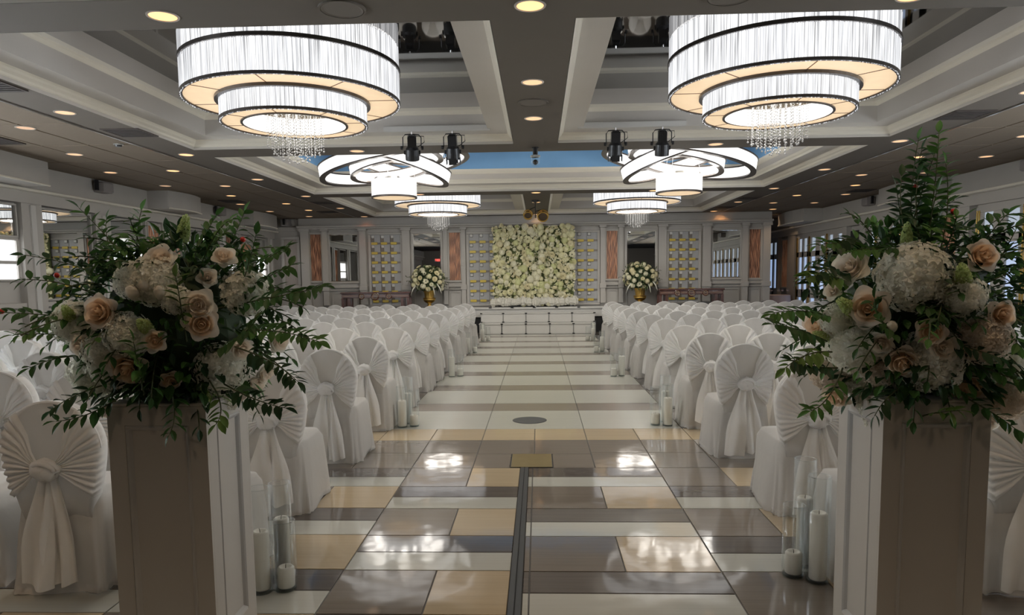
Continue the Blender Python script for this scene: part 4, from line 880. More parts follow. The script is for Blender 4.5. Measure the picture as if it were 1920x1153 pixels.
# ================================================================ CHAIRS
def smooth(a, b, t): t = max(0, min(1, (t-a)/(b-a))); return t*t*(3-2*t)
def chair_meshes(seed):
    q = random.Random(seed); ph = [q.random()*6.28 for _ in range(12)]; out = {}
    # --- cover: draped seat skirt
    mb = MB(); nu = 72; rows = []
    hs = [0.0, .004, .05, .12, .20, .28, .36, .43, .465, .48]
    def ring(z):
        t = 1-z/.48; hw = .215+.036*t; y0 = -.035-.055*t; y1 = .475+.035*t; top = smooth(.43, .48, z)*.02; rc = .05+.05*t
        P = []
        for i in range(nu):
            a = 2*pi*i/nu; c, s_ = cos(a), sin(a); e = .32
            x = (abs(c)**e)*(1 if c > 0 else -1)*(hw-top); y = (abs(s_)**e)*(1 if s_ > 0 else -1)*((y1-y0)/2-top)+(y0+y1)/2
            k = t**1.2*(.012*sin(7*a+ph[0]+t*2)+.010*sin(13*a+ph[1])+.006*sin(23*a+ph[2]-3*t))+.005*sin(5*a+9*z+ph[3])
            d = Vector((x, y-(y0+y1)/2)).normalized(); x += d.x*k; y += d.y*k
            P.append((x, y, z if z > .003 else .003+.003*sin(9*a)+.003))
        return P
    for z in hs: rows.append(ring(z))
    vs = [p for r in rows for p in r]; n = len(rows)
    fs = [(k*nu+i, k*nu+(i+1) % nu, (k+1)*nu+(i+1) % nu, (k+1)*nu+i) for k in range(n-1) for i in range(nu)]
    o = len(vs); cx = sum(p[0] for p in rows[-1])/nu; cy = sum(p[1] for p in rows[-1])/nu
    inner = [(cx+(p[0]-cx)*.6, cy+(p[1]-cy)*.6, .492) for p in rows[-1]]; vs += inner; fs += [((n-1)*nu+i, (n-1)*nu+(i+1) % nu, o+(i+1) % nu, o+i) for i in range(nu)]
    vs.append((cx, cy, .494)); fs += [(o+i, o+(i+1) % nu, o+nu) for i in range(nu)]
    mb.add(vs, fs)
    # --- cover: round topped back
    def hwid(z): 
        if z <= .735: return max(.165, .232-.045*((.735-z)/.255)**1.5)
        return sqrt(max(0, .232**2-(z-.735)**2*(.232/.232)**2))
    zs = [.26, .34, .42, .50, .56, .62, .68, .735]+[.735+.231*sin(pi/2*k/8) for k in range(1, 9)]
    prof = []
    for z in zs: prof.append((hwid(z), z))
    M_ = 12; vs = []; fs = []
    for (h, z) in prof:
        lean = -.02-.02*(z-.45)+.05*smooth(.44, .26, z)
        for i in range(M_+1):
            x = -h+2*h*i/M_; vs.append((x, lean-.030-.012*(1-(x/.24)**2)+.003*sin(x*60+ph[4])*(1 if abs(x) < .11 else .4), z))
    for (h, z) in prof:
        lean = -.02-.02*(z-.45)
        for i in range(M_+1): x = -h+2*h*i/M_; vs.append((x, lean+.034+.01*(1-(x/.24)**2), z))
    nz = len(prof); w_ = M_+1; off = nz*w_
    for k in range(nz-1):
        for i in range(M_):
            a = k*w_+i; fs.append((a, a+1, a+w_+1, a+w_)); b = off+a; fs.append((b, b+w_, b+w_+1, b+1))
        for i in (0, M_):
            a = k*w_+i; f = (a, a+w_, off+a+w_, off+a); fs.append(f if i == 0 else f[::-1])
    k = nz-1; fs += [(k*w_+i, k*w_+i+1, off+k*w_+i+1, off+k*w_+i) for i in range(M_)]
    mb.add(vs, fs)
    # piping round the top
    pts = [( .233*cos(a), -.042-.012*sin(a)-.005, .735+.233*sin(a)) for a in [pi*i/24 for i in range(25)]]
    out['cover'] = mb.mesh('chair_cover', FAB, True)
    out['piping'] = MB().tube(pts, .009, 6).mesh('rim_piping', GAUZE, True)
    # --- sash: two pleated fans reaching from the knot to the rim
    kz = .648+q.uniform(-.008, .008); kx = q.uniform(-.012, .012)
    def rim(th, s):
        # distance from the knot to the outline of the back in direction th
        d = Vector((cos(th)*s, sin(th)))
        lo, hi = 0, .4
        for _ in range(24):
            m = (lo+hi)/2; x, z = kx+d.x*m, kz+d.y*m
            ok = (abs(x) < hwid(z)) if z < .735 else (x*x+(z-.735)**2 < .232**2)
            if ok: lo = m
            else: hi = m
        return lo
    mb = MB()
    for s in (-1, 1):
        a0, a1 = math.radians(-42+q.uniform(-5, 5)), math.radians(64+q.uniform(-3, 3)); NU, NV = 66, 8; npl = 11
        rr = [rim(a0+(a1-a0)*u/NU, s) for u in range(NU+1)]; pp = q.random()*6; pw = [q.uniform(.6, 1.3) for _ in range(npl+2)]
        def fn(u, v):
            th = a0+(a1-a0)*u; R0 = .028; rmax = rr[int(round(u*NU))]+.006
            thn = th*(.55+.45*min(1, v*2.2)) if v < .45 else th
            k = v if v <= .875 else .875
            r = R0+(rmax-R0)*(k/.875)
            x, z = kx+s*r*cos(thn), kz+r*sin(thn)
            f = u*npl; amp = .030*pw[int(f)]*(abs(sin(pi*f+.3*sin(6*v+pp)))**.8-.4)*(.45+.55*v)
            edge = smooth(0, .05, u)*smooth(1, .95, u)
            y = -.052-.02*(z-.45)-.022*(1-v)**1.5-.012*(1-(x/.24)**2)-.004-amp*edge-.004*edge
            if v > .9: y = .012
            return (x, y, z)
        mb.grid(fn, NU, NV)
    out['sash'] = mb.mesh('sash', GAUZE, True)
    mb = MB()
    mb.sphere((kx, -.108, kz), (.070, .042, .054), 20, 12, fn=lambda a, t_: 1+.13*sin(3*a+ph[5]+2*t_)*sin(4*t_+ph[6])+.08*sin(8*a+5*t_+ph[7]))
    mb.sphere((kx+.02*sin(ph[8]), -.12, kz-.012), (.042, .030, .042), 14, 10, fn=lambda a, t_: 1+.12*sin(4*a+ph[9]+3*t_))
    mb.tube([(kx+.058*cos(a*pi/8), -.122-.02*sin(a*pi/8+.5), kz+.038*sin(a*pi/8)) for a in range(16)], .012, 6, True)
    out['knot'] = mb.mesh('knot', GAUZE, True)
    for s in (-1, 1):
        mb = MB(); L_ = .565+q.uniform(-.04, .03); sp = q.uniform(.6, 1.15); wd = q.uniform(.065, .088); p1 = q.random()*6
        def tl(u, v, s=s, L_=L_, sp=sp, wd=wd, p1=p1):
            z = kz-.02-L_*v; c = kx+s*(.018+.075*sp*v**.8)
            w2 = .022+(wd-.022)*smooth(0, .7, v); e = u-.5
            y = -.095-.035*v-.020*sin(p1+e*(9+3*s))*(.3+v)-.012*cos(5*e+4*v+p1)
            return (c+2*e*w2, y, z+.02*e*s*v-.012*cos(3*e))
        mb.grid(tl, 14, 12)
        mb.grid(lambda u, v: (lambda p: (p[0], p[1]+.006, p[2]))(tl(1-u, v)), 14, 12)
        out['tail%d' % s] = mb.mesh('sash_tail', GAUZE, True)
    return out
CH = [chair_meshes(11+i) for i in range(4)]
ROWS_R = [3.40, 4.46, 5.93, 7.10, 8.24, 9.52, 10.63, 11.62, 12.75, 13.82, 14.95, 15.92]
ROWS_L = [3.33, 4.47, 5.76, 7.04, 8.30, 9.42, 10.40, 11.50, 12.62, 13.66, 14.72, 15.70]
def inview(x, y, m=.35):
    psi = 2.235*pi/180; c, s_ = cos(psi), sin(psi); d = y*c-x*s_; l = x*c+y*s_
    return abs(l) < .735*(d+.35)+m
for side, rows in (('left', ROWS_L), ('right', ROWS_R)):
    s = -1 if side == 'left' else 1
    for r, y in enumerate(rows):
        ncol = 9 if side == 'left' else 9
        for c in range(ncol):
            x0 = (1.80-.012*r) if s < 0 else (1.745-.008*r)
            x = s*(x0+c*(.60 if r < 9 else .588)); 
            if not inview(x, y): continue
            if abs(x) > 6.9: continue
            q = R.choice(CH)
            t = thing('banquet_chair', 'white-covered chair with knotted sash, %s of aisle, %s row from camera, %s seat from aisle' % (side, ORD[r+1], ORD[c+1]), 'chair',
                      (x+R.uniform(-.015, .015), y+R.uniform(-.03, .03), 0), R.uniform(-.05, .05)-s*.02, 'covered banquet chairs %s of the aisle' % side)
            ob('chair_cover', q['cover'], t); ob('rim_piping', q['piping'], t); ob('sash', q['sash'], t); ob('knot', q['knot'], t); ob('sash_tail', q['tail-1'], t); ob('sash_tail', q['tail1'], t)

# ================================================================ CANDLES IN GLASS CYLINDERS
VM = {}
def vase(x, y, h, ch, cr, where):
    key = round(h, 2)
    if key not in VM:
        r = .057
        VM[key] = (MB().lathe([(0, 0), (r-.004, 0), (r, .006), (r, h-.004), (r-.002, h), (r-.005, h-.004), (r-.005, .020), (r-.009, .014), (0, .014)], 32, cap=False).mesh('glass_wall', GLASS, True), MB().tube([((r-.003)*cos(a*pi/16), (r-.003)*sin(a*pi/16), h) for a in range(32)], .0028, 5, True).mesh('rim', GLASS, True),
                   MB().lathe([(0, .001), (r-.006, .001), (r-.006, .012), (0, .0125)], 28, cap=False).mesh('thick_base', glassmat('base_glass', (.80, .84, .82)) if 'base_glass' not in MATS else MATS['base_glass']))
    t = thing('cylinder_vase', 'clear glass cylinder '+where[0], 'vase', (x, y, 0), 0, 'glass cylinders along the aisle')
    ob('glass_wall', VM[key][0], t); ob('rim', VM[key][1], t); ob('thick_base', VM[key][2], t)
    k2 = ('c', round(ch, 2), cr)
    if k2 not in VM:
        n = 26; VM[k2] = (MB().lathe([(0, 0), (cr-.004, 0), (cr, .005), (cr, ch-.010), (cr-.008, ch), (cr*.62, ch-.003), (cr*.4, ch-.010), (0, ch-.011)], n, cap=False).mesh('wax', WAX, True),
                          MB().tube([(0, 0, ch-.012), (.001, 0, ch+.004), (.004, 0, ch+.010)], .0018, 5).mesh('wick', BLACK))
    c = thing('pillar_candle', 'white pillar candle '+where[1], 'candle', (x+.002, y, .0145), R.random()*6, 'pillar candles along the aisle')
    ob('wax', VM[k2][0], c); ob('wick', VM[k2][1], c)
SHORT, TALL = .385, .555
for (x, y, h, ch, cr, w_) in (
    (-1.285, 3.34, .355, .105, .042, ('holding a short candle, beside the left pedestal', 'short one in the glass beside the left pedestal')),
    (-1.395, 3.31, .53, .30, .040, ('with a tall candle, half hidden by the left pedestal', 'tall one half hidden by the left pedestal')),
    (-1.36, 3.50, .50, .30, .040, ('standing behind the others at the left pedestal', 'tall one behind the others at the left pedestal')),
    (1.30, 3.53, .375, .115, .042, ('holding a short candle, beside the right pedestal', 'short one in the glass beside the right pedestal')),
    (1.395, 3.46, .545, .345, .042, ('with a tall candle, nearest the right pedestal', 'tall one nearest the right pedestal')),
    (1.40, 3.66, .58, .36, .040, ('standing behind the others at the right pedestal', 'tall one behind the others at the right pedestal')),
    (-1.44, 7.15, .43, .27, .045, ('with tall candle at the left chairs, fourth row', 'tall one at the left chairs, fourth row')),
    (-1.325, 7.20, .385, .105, .047, ('with short candle at the left chairs, fourth row', 'short one at the left chairs, fourth row')),
    (-1.41, 7.33, .50, .32, .040, ('behind the fourth row left candle pair', 'tall one behind the fourth row left pair')),
    (1.205, 7.22, .40, .11, .047, ('with short candle at the right chairs, fourth row', 'short one at the right chairs, fourth row')),
    (1.325, 7.18, .43, .28, .047, ('with tall candle at the right chairs, fourth row', 'tall one at the right chairs, fourth row')),
    (1.33, 7.36, .50, .32, .040, ('behind the fourth row right candle pair', 'tall one behind the fourth row right pair')),
    (-1.38, 10.86, .43, .30, .047, ('with tall candle halfway up the left aisle edge', 'tall one halfway up the left aisle edge')),
    (-1.255, 10.92, .34, .10, .047, ('with short candle halfway up the left aisle edge', 'short one halfway up the left aisle edge')),
    (1.155, 10.80, .36, .11, .047, ('with short candle halfway up the right aisle edge', 'short one halfway up the right aisle edge')),
    (1.28, 10.84, .43, .30, .050, ('with tall candle halfway up the right aisle edge', 'tall one halfway up the right aisle edge')),
    (-1.47, 14.3, .43, .30, .047, ('with tall candle by the far left chairs', 'tall one by the far left chairs')),
    (-1.34, 14.4, .34, .10, .047, ('with short candle by the far left chairs', 'short one by the far left chairs')),
    (1.175, 14.32, .34, .10, .047, ('with short candle by the far right chairs', 'short one by the far right chairs')),
    (1.30, 14.40, .43, .30, .047, ('with tall candle by the far right chairs', 'tall one by the far right chairs')),
    (-1.38, 16.95, .43, .28, .047, ('with tall candle just before the steps, left', 'tall one just before the steps, left')),
    (-1.255, 17.08, .34, .09, .047, ('with short candle just before the steps, left', 'short one just before the steps, left')),
    (1.19, 17.0, .34, .09, .047, ('with short candle just before the steps, right', 'short one just before the steps, right')),
    (1.315, 17.0, .43, .28, .047, ('with tall candle just before the steps, right', 'tall one just before the steps, right')),
    (-1.52, 18.75, .36, .28, .047, ('against the left end of the lower step', 'tall one against the left end of the lower step')),
    (1.47, 18.75, .36, .28, .047, ('against the right end of the lower step', 'tall one against the right end of the lower step'))):
    vase(x, y, h, ch, cr, w_)

# ================================================================ PEDESTALS
def pedestal(xc, label):
    yc, hx, hy, H = 2.79, .195, .19, 1.07
    t = thing('pedestal', label, 'pedestal', (xc, yc, 0))
    MB().box(-hx+.012, hx-.012, -hy+.012, hy-.012, 0, H).obj('column_body', PED, t)
    for i, (ang, w_, d) in enumerate(((0, hx, hy), (pi, hx, hy), (pi/2, hy-.0145, hx), (-pi/2, hy-.0145, hx))):
        mb = MB(); sw = .068
        mb.box(-w_, -w_+sw, -d, -d+.014, 0, H, c=.002); mb.box(w_-sw, w_, -d, -d+.014, 0, H, c=.002)
        mb.box(-w_+sw, w_-sw, -d, -d+.014, H-.075, H, c=.002); mb.box(-w_+sw, w_-sw, -d, -d+.014, 0, .12, c=.002)
        ob('side_frame', mb.mesh('side_frame', PED), t, None, (0, 0, ang))
        mb = MB(); a, z0, z1 = w_-sw, .12, H-.075
        for k in range(1):
            rs = [(a, z0, z1, -d+.002), (a-.006, z0+.006, z1-.006, -d-.003), (a-.014, z0+.014, z1-.014, -d+.002), (a-.022, z0+.022, z1-.022, -d+.012)]
            for (p, q) in zip(rs, rs[1:]):
                A = [(-p[0], p[3], p[1]), (p[0], p[3], p[1]), (p[0], p[3], p[2]), (-p[0], p[3], p[2])]; B = [(-q[0], q[3], q[1]), (q[0], q[3], q[1]), (q[0], q[3], q[2]), (-q[0], q[3], q[2])]
                mb.add(A+B, [(j, (j+1) % 4, (j+1) % 4+4, j+4) for j in range(4)])
        ob('panel_moulding', mb.mesh('panel_moulding', PEDG), t, None, (0, 0, ang))
    MB().box(-hx-.0, hx+.0, -hy-.0, hy+.0, H, H+.012, c=.003).obj('top_board', PED, t)
pedestal(-1.48, 'white panelled pedestal under the left foreground flowers'); pedestal(1.47, 'white panelled pedestal under the right foreground flowers')

# ================================================================ FOREGROUND FLOWER ARRANGEMENTS
def rose_petal(mb, a, hw, r0, r1, z0, h, curl, q):
    """one cupped petal wrapped round the flower axis"""
    w1, w2, p1 = q.uniform(-.05, .05), q.uniform(.8, 1.2), q.random()*6
    def f(u, v):
        e = 2*u-1; vv = v*(1-.36*e*e*v-.04*v*cos(4*e+p1)); an = a+e*hw*(.55+.45*sin(min(1, v*1.25)*pi/2))
        k = sin(vv*pi/2)**.85; r = r0+(r1-r0)*k+curl*vv**5*w2+.03*e*e*v; z = z0+h*vv-curl*.75*vv**6*w2+.02*v*sin(5*e+p1)
        return (r*cos(an), r*sin(an), z)
    mb.grid(f, 9, 7)
ROSE = {}
for k in ('w', 'r', 'p'):
    q = random.Random(5); hm = {'w': PET['r'], 'r': PET['p'], 'p': PET['p']}[k]; bud = MB()
    bud.lathe([(0, -.1), (.30, -.02), (.36, .12), (.22, .4), (0, .5)], 12, cap=False)
    for n, hw, r0, r1, z0, h, c in ((2, 1.9, .03, .09, .15, .66, -.04), (3, 1.35, .06, .20, .1, .70, -.02), (4, 1.0, .13, .40, .05, .74, .03), (5, .80, .20, .56, .0, .68, .08)):
        ph = q.random()*6
        for i in range(n): rose_petal(bud, ph+2*pi*i/n, hw, r0+.012*i, r1+.02*(i % 2), z0, h*q.uniform(.94, 1.04), c, q)
    mid = MB(); rose_petal(mid, 0, .74, .24, .64, -.02, .68, .16, q); out_ = MB(); rose_petal(out_, 0, .72, .26, .74, -.10, .60, .24, q)
    ROSE[k] = (bud.mesh('rose_heart', hm, True), mid.mesh('petal', PET[k], True), out_.mesh('petal', PET[k], True))
def rose(parent, P, r, n, k):
    q0 = Vector(n).normalized().to_track_quat('Z', 'Y') @ Euler((0, 0, R.random()*6)).to_quaternion()
    o = ob('rose', ROSE[k][0], parent, P, q0.to_euler(), r*1.05)
    for ring, cnt_ in ((1, 5), (2, 5)):
        for i in range(cnt_):
            ob('petal', ROSE[k][ring], o, None, (R.uniform(-.06, .06), R.uniform(-.06, .06), 2*pi*i/cnt_+ring*.6+R.uniform(-.1, .1)), R.uniform(.94, 1.08))
    return o
def hydrangea_mesh(seed, m, n=210):
    q = random.Random(seed); mb = MB(); mb.sphere((0, 0, 0), (.82, .82, .72), 14, 9)
    for i in range(n):
        z = 1-(i+.5)/n*1.75; r = sqrt(max(0, 1-z*z)); a = i*2.39996
        N = Vector((r*cos(a), r*sin(a), z)); P = Vector((N.x, N.y, N.z*.86))*(.93+q.uniform(-.10, .09)+.06*sin(3*a*.1+seed)); N = (N+Vector((q.uniform(-.3, .3), q.uniform(-.3, .3), q.uniform(-.3, .3)))).normalized()
        e1 = N.orthogonal().normalized(); e2 = N.cross(e1); s_ = q.uniform(.14, .20); p_ = q.random()*3; e1, e2 = e1*cos(p_)+e2*sin(p_), e2*cos(p_)-e1*sin(p_)
        for d, t_ in ((e1, e2), (e2, -e1), (-e1, -e2), (-e2, e1)):
            mb.add([P, P+d*s_*.55+t_*s_*.42+N*.05, P+d*s_*1.02+N*.02, P+d*s_*.55-t_*s_*.42+N*.05], [(0, 1, 2, 3)])
    return mb.mesh('hydrangea', m)
HYD = [hydrangea_mesh(1, PET['h']), hydrangea_mesh(2, PET['h'], 190), hydrangea_mesh(3, PET['hc'])]
def stock_mesh(m):
    mb = MB(); q = random.Random(9)
    mb.tube([(0, 0, -.9), (0, 0, 1.0)], .04, 5)
    for i in range(60):
        z = -.8+1.75*i/59; a = i*2.4; r = .36*(1-.55*smooth(-.2, 1, z)); P = Vector((r*cos(a), r*sin(a), z)); N = Vector((cos(a), sin(a), .2)).normalized(); e1 = N.orthogonal().normalized(); e2 = N.cross(e1); s_ = .2*(1-.4*smooth(0, 1, z))
        for d, t_ in ((e1, e2), (e2, -e1), (-e1, -e2), (-e2, e1)): mb.add([P-N*.06, P+d*s_*.6+t_*s_*.5+N*.06, P+d*s_, P+d*s_*.6-t_*s_*.5+N*.06], [(0, 1, 2, 3)])
    return mb.mesh('stock_spike', m)
STK = stock_mesh(PET['h']); STG = stock_mesh(PET['g'])
def budm():
    mb = MB(); mb.sphere((0, 0, .2), (.62, .62, 1.0), 12, 9, fn=lambda a, t_: 1+.05*sin(3*a+3*t_))
    for i in range(4):
        def f(u, v, i=i):
            aa = i*1.57+(u-.5)*2.2; r = .66*sin(pi*(.12+.62*v)); return (r*cos(aa), r*sin(aa), -.75+1.75*v)
        mb.grid(f, 6, 5)
    return mb.mesh('rose_bud', PET['w'], True)
BUD = budm()
LFM = []
for i, m in enumerate(LEAF):
    for b in (.12, .3):
        mb = MB(); leafpts(1.0, .235, Vector((0, 0, 0)), Vector((0, 1, 0)), Vector((0, 0, 1)), mb, b); LFM.append(mb.mesh('leaf', m, True))
BERRY = MB().sphere((0, 0, 0), .011, 10, 8).mesh('berry', RED, True)
def bez(p, t): return Vector(p[0])*(1-t)**2+Vector(p[1])*2*t*(1-t)+Vector(p[2])*t*t
def arrangement(C, label, blooms, sprays, seed, berries):
    q = random.Random(seed); t = thing('flower_arrangement', label, 'flowers', C); C = Vector(C); nleaf = [0]
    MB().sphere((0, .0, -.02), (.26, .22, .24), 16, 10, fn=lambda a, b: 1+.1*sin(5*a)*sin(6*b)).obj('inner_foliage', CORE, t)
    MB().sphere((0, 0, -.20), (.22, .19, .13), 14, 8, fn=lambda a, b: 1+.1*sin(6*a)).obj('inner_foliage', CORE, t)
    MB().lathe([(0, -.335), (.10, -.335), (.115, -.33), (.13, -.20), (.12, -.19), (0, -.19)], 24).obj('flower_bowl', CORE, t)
    stuff = MB(); sm = [MB() for _ in LEAF]
    def leaf_on(br, P, d, L_, mi, as_obj):
        d = Vector(d).normalized()
        if as_obj and nleaf[0] < 300:
            nleaf[0] += 1; o = ob('leaf', LFM[mi*2+q.randrange(2)], br, P, (d.to_track_quat('Y', 'Z') @ Euler((0, q.uniform(-.6, .6), 0)).to_quaternion()).to_euler(), L_)
        else: leafpts(L_, L_*.235, Vector(P), d, Vector((q.uniform(-.4, .4), q.uniform(-.4, .4), 1)), sm[mi], q.uniform(.1, .3))
    def branch(pts, n, L_, mi, as_obj, start=.25):
        mb = MB(); cv = [bez(pts, i/10) for i in range(11)]; mb.tube(cv, [.0035*(1-.6*i/10) for i in range(11)], 5)
        br = mb.obj('leaf_branch', STEM, t) if as_obj else None
        if not as_obj: stuff.tube(cv, .0025, 4)
        for k in range(n):
            u = start+(1-start)*(k+.5)/n; P = bez(pts, u); T = (bez(pts, min(1, u+.03))-bez(pts, u-.03)).normalized()
            s_ = T.cross(Vector((0, -.6, .8))).normalized(); sd = 1 if k % 2 else -1
            d = T*.55+s_*sd*.85+Vector((q.uniform(-.25, .25), q.uniform(-.35, .25), q.uniform(-.3, .2)))
            leaf_on(br, P, d, L_*q.uniform(.75, 1.2)*(1-.25*u), mi, as_obj)
        leaf_on(br, pts[2], Vector(pts[2])-Vector(pts[1]), L_*.8, mi, as_obj)
    for i, p in enumerate(sprays):
        L0 = (Vector(p[2])-Vector(p[0])).length
        branch(p, max(8, int(L0*62)), .066, q.choice([0, 0, 0, 1, 2, 3]), True, .15)
    for i in range(105):     # filler foliage between the blooms
        z = q.uniform(-1, 1); a = q.random()*2*pi; r = sqrt(max(0, 1-z*z*.8)); n = Vector((r*cos(a), r*sin(a), z)); e = q.uniform(.85, 1.35)
        p2 = Vector((n.x*.40, n.y*.34, n.z*.34))*e; p0 = p2*.35; p1 = p2*.75+Vector((0, 0, .06))
        branch((p0, p1, p2+Vector((q.uniform(-.06, .06), q.uniform(-.06, .06), -.03))), 10, .060, q.choice([0, 0, 1, 2, 2]), False)
    for i in range(260):    # skirt of leaves over the pedestal top
        a = q.random()*2*pi; e = q.uniform(.6, 1.1); leaf_on(None, (.30*cos(a)*e, .26*sin(a)*e, q.uniform(-.33, -.18)), (cos(a), sin(a), q.uniform(-.9, .3)), q.uniform(.05, .085), q.choice([0, 1, 2, 2]), False)
    for i in range(900):    # dense small leaves close to the core
        z = q.uniform(-.95, 1); a = q.random()*2*pi; r = sqrt(max(0, 1-z*z)); n = Vector((r*cos(a), r*sin(a), z)); e = q.uniform(.75, 1.02)
        leaf_on(None, Vector((n.x*.38, n.y*.32, n.z*.34))*e, n+Vector((q.uniform(-1, 1), q.uniform(-1, 1), q.uniform(-.8, .8))), q.uniform(.035, .07), q.choice([0, 1, 2, 2, 2]), False)
    for m, b in zip(LEAF, sm):
        if b.v: b.obj('foliage', m, t, kind='stuff')
    stuff.obj('filler_stems', STEM, t, kind='stuff')
    cam = Vector((0, 0, 1.55))
    for k, x, y, z, r in blooms:
        P = Vector((x, y, z)); n = Vector((x/.19, y/.12, z/.13)); out = n.normalized(); vw = (cam-(C+P)).normalized(); n = out*.9+vw*.5+Vector((q.uniform(-.25, .25), 0, q.uniform(-.2, .25)))
        if k in 'rwp':
            kk = k if k != 'r' else q.choice(['r', 'r', 'w'] if r < .06 else ['r']); rose(t, P-n.normalized()*r*.45, r*.92, n, kk)
        elif k == 'h': ob('hydrangea', q.choice(HYD[:3] if q.random() < .5 else HYD[:2]), t, P-n.normalized()*r*.55, face(n, q.random()*6), r*1.0)
        elif k == 'g': ob('stock_spike', STG, t, P, face(n+Vector((q.uniform(-.5, .5), 0, .5)), q.random()*6), (r*.9, r*.9, r*1.0), label='pale green blossom spike')
        elif k == 's': ob('stock_spike', STK, t, P, face((q.uniform(-.2, .2), -.5, -1)), r)
        elif k == 'b': ob('rose_bud', BUD, t, P, face(n+Vector((0, 0, 1.2))), r)
    for p in berries: ob('berry', BERRY, t, p)
BLOOM_L = [
  ('r',-0.118,-0.327,0.023,0.077),
  ('r',0.239,-0.284,-0.028,0.071),
  ('w',0.232,-0.286,0.043,0.069),
  ('r',-0.054,-0.284,-0.192,0.084),
  ('w',0.087,-0.265,0.214,0.066),
  ('r',0.086,-0.239,-0.246,0.045),
  ('r',0.341,-0.175,-0.133,0.053),
  ('w',0.414,0.021,-0.121,0.060),
  ('h',0.062,-0.307,0.146,0.097),
  ('h',0.256,-0.161,-0.238,0.103),
  ('h',-0.284,-0.151,-0.278,0.103),
  ('h',0.375,-0.156,0.091,0.092),
  ('h',-0.022,-0.332,-0.075,0.084),
  ('h',-0.294,-0.251,-0.033,0.086),
  ('h',-0.169,-0.241,-0.214,0.084),
  ('b',0.017,-0.330,0.085,0.033),
  ('b',0.056,-0.322,0.108,0.028),
  ('b',0.109,-0.320,0.084,0.030),
  ('s',-0.144,-0.130,-0.421,0.097),
  ('g',0.053,-0.337,-0.027,0.065),
  ('g',-0.268,-0.270,0.011,0.061),
  ('w',0.278,-0.157,0.225,0.053),
  ('w',0.252,-0.243,0.144,0.043),
  ('r',0.300,0.034,-0.300,0.057),
  ('h',0.219,0.005,-0.350,0.062),
  ('g',0.101,-0.106,0.332,0.065),
  ('r',0.082,-0.324,-0.086,0.048),
  ('h',0.162,-0.310,0.068,0.056),
  ('w',-0.237,-0.268,-0.109,0.056),
  ('h',-0.051,-0.078,-0.371,0.082),
  ('h',0.190,-0.005,-0.364,0.081),
  ('w',-0.217,-0.148,-0.379,0.063),
  ('g',0.156,-0.136,-0.304,0.064),
  ('h',-0.160,-0.293,-0.127,0.069),
  ('w',0.340,0.050,-0.257,0.057),
  ('h',0.009,-0.310,0.147,0.075),
]
BLOOM_R = [
  ('h',-0.184,-0.286,0.123,0.126),
  ('h',-0.341,-0.159,-0.153,0.111),
  ('g',-0.364,-0.191,0.008,0.074),
  ('h',-0.098,-0.265,-0.211,0.116),
  ('h',-0.357,0.048,-0.290,0.085),
  ('w',-0.347,-0.150,0.155,0.080),
  ('r',-0.313,-0.239,0.004,0.082),
  ('r',-0.425,-0.055,-0.074,0.072),
  ('r',-0.311,0.020,-0.368,0.066),
  ('r',0.084,-0.176,-0.300,0.090),
  ('r',-0.189,-0.247,-0.194,0.075),
  ('w',-0.265,-0.244,-0.126,0.052),
  ('b',-0.245,-0.275,-0.066,0.028),
  ('r',0.054,-0.289,0.185,0.068),
  ('g',-0.035,-0.322,0.112,0.079),
  ('g',-0.405,-0.085,-0.109,0.054),
  ('s',-0.206,-0.009,-0.394,0.081),
  ('h',-0.113,-0.020,-0.350,0.087),
  ('h',0.078,-0.317,-0.112,0.090),
  ('r',0.101,-0.330,-0.018,0.059),
  ('h',0.274,-0.141,-0.250,0.074),
  ('w',-0.062,-0.046,-0.388,0.048),
  ('g',-0.162,-0.190,0.267,0.054),
  ('w',-0.398,-0.130,0.066,0.040),
  ('h',-0.246,-0.163,-0.244,0.068),
  ('h',-0.241,0.020,-0.317,0.091),
  ('h',-0.065,-0.052,-0.412,0.082),
  ('h',0.089,-0.102,-0.403,0.087),
  ('w',0.180,-0.151,-0.435,0.063),
  ('h',0.262,-0.170,-0.376,0.083),
  ('r',-0.132,-0.316,-0.077,0.061),
  ('h',-0.014,-0.338,0.038,0.075),
  ('w',-0.081,-0.311,-0.130,0.062),
  ('h',-0.398,-0.138,-0.044,0.062),
]
